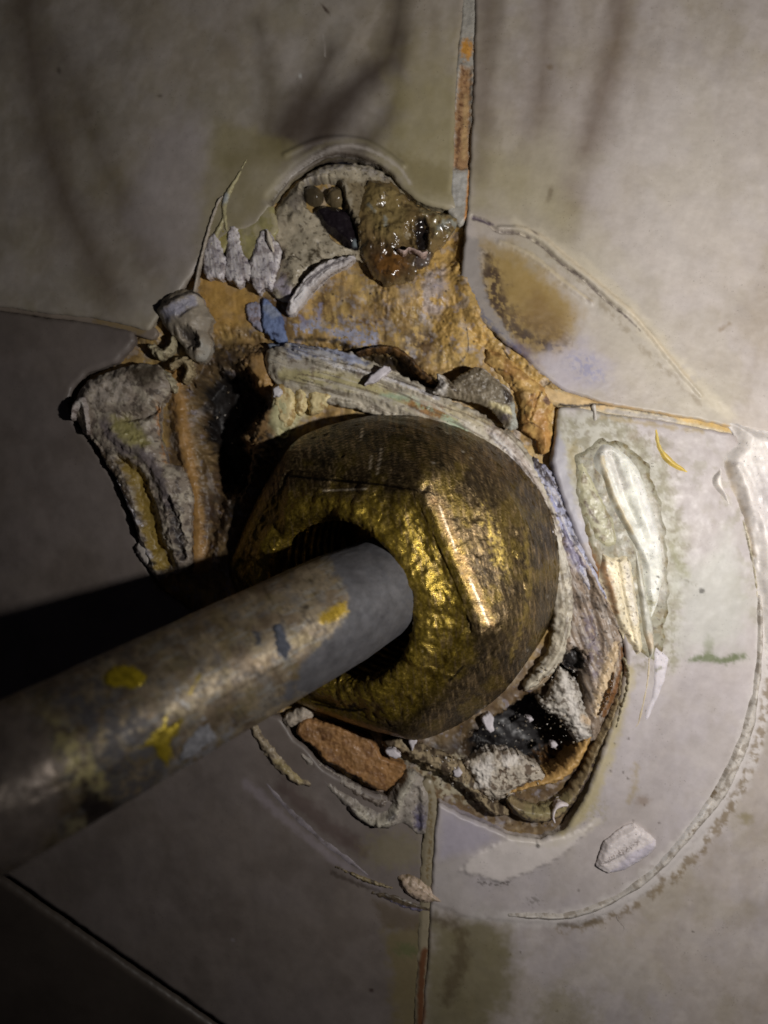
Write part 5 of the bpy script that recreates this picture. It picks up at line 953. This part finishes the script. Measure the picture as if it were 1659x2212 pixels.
# --- ring left by the old cover plate
thing("sealant_ridge", "worn gritty ridge of sealant left by a round cover plate, lower right", "sealant",
      Line([(1640, 1290, 3), (1640, 1400, 5), (1630, 1500, 7), (1612, 1580, 11), (1590, 1640, 12), (1552, 1712, 13), (1500, 1782, 10), (1442, 1852, 8), (1384, 1904, 8), (1307, 1950, 7), (1230, 1976, 7), (1160, 1978, 4), (1100, 1976, 3)]), M_SIL, z0=-6, h=11, edge=12, res=1.9, rag=3, rs=50, grow=5, base=c8(176, 170, 162), hl=[('n', 1.6, 30, 3)],
      cl=[('n', c8(120, 108, 92), 0.6, 18, 0.18, 0.2, 8), (c8(110, 94, 72), 0.85, Multi(Blob(1592, 1575, 12, 9), Blob(1575, 1603, 8, 10), Blob(1530, 1708, 14, 14), Blob(1490, 1792, 9, 6)), 4, 6, 8, (8, -0.1)), (c8(206, 202, 198), 0.8, Line([(1525, 1735), (1500, 1770), (1460, 1820), (1400, 1880)], 4), 3, 4, 10)])
thing("sealant_ridge", "faint ridge of sealant along the right rim of the old plate mark", "sealant", Line([(1600, 1110, 2), (1614, 1160, 4), (1628, 1230, 4), (1636, 1290, 3)]), M_SIL, z0=-3, h=8, edge=5, res=1.8, rag=2, base=c8(176, 168, 150), cl=[('n', c8(130, 120, 90), 0.6, 14, 0.2, 0.2, 8)])
thing("plaster_chip", "pale squarish chip of sealant lying on the lower right tile", "chip",
      Poly([(1284, 1866), (1293, 1838), (1303, 1812), (1312, 1806), (1338, 1785), (1365, 1773), (1384, 1784), (1412, 1808), (1414, 1822), (1408, 1834), (1378, 1856), (1346, 1874), (1311, 1882)]), M_SIL, z0=-2, h=22, edge=14, res=1.6, rag=1.2, rs=10, base=c8(202, 194, 192), prof='slab',
      hl=[(6, Poly([(1290, 1862), (1304, 1815), (1365, 1777), (1384, 1786), (1350, 1830)]), 5, 2), ('n', 1, 10, 3)], cl=[(c8(120, 104, 96), 0.7, Line([(1296, 1858, 5), (1330, 1835, 7), (1370, 1812, 5)]), 4, 5, 5, (4, 0.1)), (c8(190, 184, 202), 0.6, Poly([(1346, 1874), (1311, 1882), (1350, 1840), (1410, 1810), (1408, 1834)]), 6, 3)])
thing("sealant_strand", "curly hair-thin dark fibre on the lower right tile", "fibre", Line([(1330, 1975, 0.9), (1332, 1984, 1), (1340, 1994, 1), (1347, 2002, 1), (1346, 2011, 0.8)]), M_PUTTY, z0=-1, h=3.2, edge=1.5, res=0.7, rag=0.1, base=c8(50, 40, 34))

# --- orange shard and folds at the bottom
thing("putty_shard", "flat dark orange shard of putty under the nut", "shard",
      Poly([(639, 1575), (648, 1558), (663, 1547), (690, 1556), (726, 1562), (777, 1578), (796, 1588), (812, 1604), (825, 1630), (850, 1640), (873, 1645), (877, 1656), (868, 1672), (852, 1690), (836, 1703), (818, 1702), (799, 1692), (775, 1676), (748, 1663), (726, 1648), (704, 1641), (690, 1622), (678, 1608), (655, 1596)]), M_PUTTY, z0=-14, h=22, edge=7, prof='slab', res=1.6, rag=2.5, rs=9, skirt=14, base=c8(156, 106, 66),
      hl=[('n', 2.5, 34, 3), ('n', 1, 9, 6)], cl=[('n', c8(164, 110, 64), 0.6, 50, 0.2, 0.3, 4), ('n', c8(104, 60, 32), 0.6, 26, 0.3, 0.2, 6), (c8(90, 52, 28), 0.8, Line([(690, 1570), (700, 1590)], 3), 4, 4)])
thing("sealant_fold", "grey folded lip of sealant beneath the orange shard", "sealant",
      Poly([(640, 1606), (676, 1628), (704, 1656), (750, 1680), (800, 1710), (836, 1718), (860, 1690), (878, 1664), (896, 1664), (915, 1680), (930, 1704), (932, 1760), (924, 1800), (900, 1800), (870, 1778), (836, 1790), (800, 1786), (762, 1760), (720, 1716), (680, 1676), (650, 1640)], 1), M_SIL, z0=-20, h=30, edge=20, res=1.8, rag=2.5, rs=14, base=c8(150, 142, 132),
      hl=[('n', 3, 26, 3), (-12, Line([(680, 1656), (760, 1712), (820, 1744), (850, 1730)], 9), 8, 3), (10, Line([(886, 1672), (862, 1712), (846, 1752), (820, 1766)], 9), 7, 3), (9, Line([(764, 1740), (800, 1766), (840, 1772)], 9), 7, 4), (-8, Line([(900, 1700), (902, 1780)], 7), 6, 3)],
      cl=[(c8(190, 184, 166), 0.7, Line([(888, 1668, 10), (866, 1708, 10), (848, 1750, 10), (810, 1768, 10), (775, 1745, 8)]), 8, 5), (c8(60, 56, 62), 0.75, Multi(Blob(820, 1740, 14, 9), Blob(846, 1752, 9, 7), Blob(790, 1722, 12, 7)), 6, 6, 10), (c8(78, 74, 112), 0.8, Blob(906, 1762, 12, 24), 9, 6), (c8(84, 68, 56), 0.7, Line([(700, 1664), (760, 1706), (826, 1728), (852, 1700)], 8), 8, 5), (c8(96, 102, 140), 0.6, Blob(700, 1672, 16, 8, 30), 7, 5), ('n', c8(70, 58, 50), 0.5, 10, 0.5, 0.08, 3)])
thing("sealant_lump", "white knob of sealant in the gap between the pipe and the orange shard", "sealant", Poly([(640, 1530), (664, 1520), (680, 1534), (672, 1552), (648, 1562), (620, 1570), (612, 1548)], 2), M_SIL, z0=-14, h=24, edge=14, res=1.7, rag=2.5, rs=9, base=c8(176, 164, 148), hl=[('n', 2.5, 12, 3)])
thing("sealant_strip", "long tan strip of sealant running down-right from the pipe", "sealant", Line([(545, 1560, 12), (568, 1600, 14), (600, 1640, 15), (640, 1680, 13), (668, 1690, 7)]), M_SIL, z0=-16, h=24, edge=13, res=1.9, rag=3.5, rs=12, base=c8(150, 136, 112), hl=[('n', 3, 16, 3)], cl=[('n', c8(80, 66, 56), 0.7, 18, 0.2, 0.2, 3), (c8(176, 160, 110), 0.6, Line([(600, 1640), (650, 1680)], 6), 5, 4)])
thing("sealant_ridge", "blurred grey ridge of sealant sweeping round the lower left of the hole", "sealant", Line([(555, 1660, 6), (600, 1720, 12), (650, 1770, 15), (700, 1815, 15), (760, 1860, 12), (810, 1900, 6)]), M_SIL, z0=-12, h=9, edge=14, res=2.2, rag=3, rs=20, base=c8(136, 128, 132), cl=[('n', c8(90, 80, 70), 0.5, 24, 0.2, 0.2, 3)])
thing("sealant_strand", "speckled strand of sealant at the lower left of the plate mark", "strand", Line([(722, 1868, 2), (750, 1880, 4), (785, 1896, 6), (820, 1908, 6), (850, 1915, 3)]), M_SIL, z0=-12, h=12, edge=5, res=1.6, rag=2.5, rs=8, base=c8(130, 116, 84), cl=[('n', c8(50, 42, 36), 0.8, 10, 0.15, 0.2, 3)])
thing("sealant_plug", "pinkish oval plug of sealant at the top of the lower joint", "sealant", Poly([(858, 1893), (880, 1886), (905, 1896), (932, 1916), (952, 1932), (966, 1944), (940, 1948), (905, 1944), (874, 1924)], 2), M_SIL, z0=-10, h=22, edge=14, res=1.6, rag=2, rs=9, base=c8(182, 162, 142), hl=[('n', 2, 12, 3)], cl=[(c8(96, 80, 50), 0.85, Line([(862, 1900), (880, 1888), (905, 1892), (935, 1910), (962, 1940)], 3), 3, 3, 6), ('n', c8(110, 96, 60), 0.6, 10, 0.35, 0.12, 3)])
thing("sealant_ridge", "dark grimy lip of sealant with a pale lilac line below the oval plug", "sealant", Line([(806, 1925, 6), (850, 1938, 12), (900, 1956, 12), (950, 1962, 9), (968, 1962, 4)]), M_SIL, z0=-14, h=14, edge=9, res=1.7, rag=3, rs=10, base=c8(84, 72, 54), cl=[(c8(140, 134, 160), 0.9, Line([(828, 1936, 2), (860, 1950, 3), (905, 1962, 3), (945, 1966, 2)]), 2, 2, 8), ('n', c8(40, 32, 26), 0.6, 12, 0.25, 0.15, 3)])

# --- loose white chips and crumbs
chips = [([(1038, 1548), (1056, 1537), (1066, 1548), (1064, 1566), (1068, 1576), (1058, 1582), (1048, 1574)], "biggest white chip lying on the black hollow just below the nut", -18, 12),
         ([(882, 1600), (888, 1592), (898, 1590), (902, 1600), (896, 1608), (890, 1622)], "small lilac chip on the speckled mortar under the nut", 4, 8),
         ([(1136, 1548), (1146, 1546), (1152, 1554), (1142, 1560)], "tiny white chip right of the biggest chip in the black hollow", -60, 10),
         ([(978, 1664), (990, 1658), (1000, 1668), (990, 1678), (980, 1676)], "small cream chip at the left foot of the crumbly white crust", 4, 9),
         ([(1188, 1604), (1196, 1600), (1204, 1608), (1198, 1616), (1190, 1614)], "small pale chip at the right side of the black hollow", -40, 8),
         ([(830, 1618), (852, 1616), (868, 1632), (856, 1638), (838, 1632)], "cream chip touching the right end of the orange shard", 8, 9),
         ([(830, 790), (842, 794), (846, 800), (812, 826), (786, 832), (800, 812)], "grey scraped sliver lying on the middle of the paste bead", 22, 8),
         ([(1163, 1140), (1180, 1130), (1196, 1150), (1186, 1160), (1172, 1152)], "little pale chip on the torn right part of the paste bead", 18, 9)]
for pts, lb, z, h in chips:
    thing("plaster_chip", lb, "chip", Poly(pts), M_CHALK, z0=z, h=h, edge=4, prof='slab', res=1.2, rag=1.2, rs=6, skirt=16, base=c8(206, 200, 204))

# countless crumbs of dirt and plaster scattered in the hole: one object
def crumbs(name, regions, n, rng, cols, mat, kind_label):
    Vs, Fs, Cs = [], [], []
    base = np.array([(0, 0, 1), (1, 0, 0), (0, 1, 0), (-1, 0, 0), (0, -1, 0), (0, 0, -1)], float)
    tri = np.array([(0, 1, 2), (0, 2, 3), (0, 3, 4), (0, 4, 1), (5, 2, 1), (5, 3, 2), (5, 4, 3), (5, 1, 4)])
    k = 0
    for sh, z, share, smin, smax in regions:
        m = 0
        while m < n * share:
            x = rng.uniform(sh.bb[0], sh.bb[2]); y = rng.uniform(sh.bb[1], sh.bb[3])
            if sh.sd(np.array([x]), np.array([y]))[0] < 0: m += 0.2; continue
            s = smin + (smax - smin) * rng.rand() ** 3
            q = base * (s * rng.uniform(0.5, 1.2, 3)) + rng.uniform(-.25, .25, (6, 3)) * s
            a = rng.uniform(0, 6.28); c_, s_ = math.cos(a), math.sin(a)
            q[:, :2] = q[:, :2] @ np.array([[c_, -s_], [s_, c_]])
            kk = (H - z) / H
            P_ = np.stack([((x - CX) * kk + q[:, 0]), -((y - CY) * kk + q[:, 1]), z + q[:, 2]], 1)
            Vs.append(P_ * U); Fs.append(tri + 6 * k); c = cols[rng.randint(len(cols))]
            Cs.append(np.tile(np.append(c * rng.uniform(.7, 1.2), 0.5), (6, 1))); k += 1; m += 1
    o = mesh_from(name, np.concatenate(Vs), np.concatenate(Fs), np.concatenate(Cs), mat, smooth=False)
    tag(o, kind_label, "crumbs", kind='stuff')
rg = np.random.RandomState(5)
crumbs("plaster_crumbs", [(VOID_R, -100, .22, 1, 3.5), (Poly([(1160, 1440), (1250, 1440), (1280, 1600), (1200, 1620), (1170, 1530)]), 8, .16, 1, 4), (Poly([(860, 1590), (1000, 1640), (1160, 1640), (1180, 1690), (1060, 1740), (960, 1690)]), 4, .26, 1, 4.5),
                          (Line([(640, 770), (880, 850), (1000, 920), (1100, 1000), (1160, 1090), (1200, 1200)], 24), 14, .16, .8, 2.6), (Poly([(640, 690), (820, 700), (940, 760), (900, 790), (700, 740)]), -38, .14, .8, 2.4), (VOID_L, -110, .06, 1, 3)],
       700, rg, [c8(206, 200, 192), c8(176, 166, 150), c8(150, 134, 110)], M_CHALK, "countless pale crumbs of plaster scattered through the hole")
crumbs("dirt_specks", [(Poly([(1100, 1760), (1280, 1760), (1420, 1700), (1440, 1850), (1300, 1900), (1180, 1880)]), 1, .2, .7, 2.0), (Poly([(1010, 1700), (1200, 1790), (1240, 1760), (1180, 1700), (1060, 1690)]), 4, .15, .8, 2.2),
                       (Poly([(1230, 960), (1420, 960), (1440, 1300), (1380, 1380), (1300, 1200)]), 5, .2, .7, 1.8), (Poly([(400, 560), (1000, 480), (1190, 880), (1180, 960), (1000, 800), (450, 740)]), -36, .3, .8, 2.2), (Line([(1240, 1975), (1400, 1890), (1550, 1710), (1630, 1500)], 20), 1, .15, .7, 2)],
       420, rg, [c8(40, 30, 24), c8(60, 44, 34), c8(24, 20, 20)], M_PUTTY, "fine dark specks of dirt on tiles and putty")
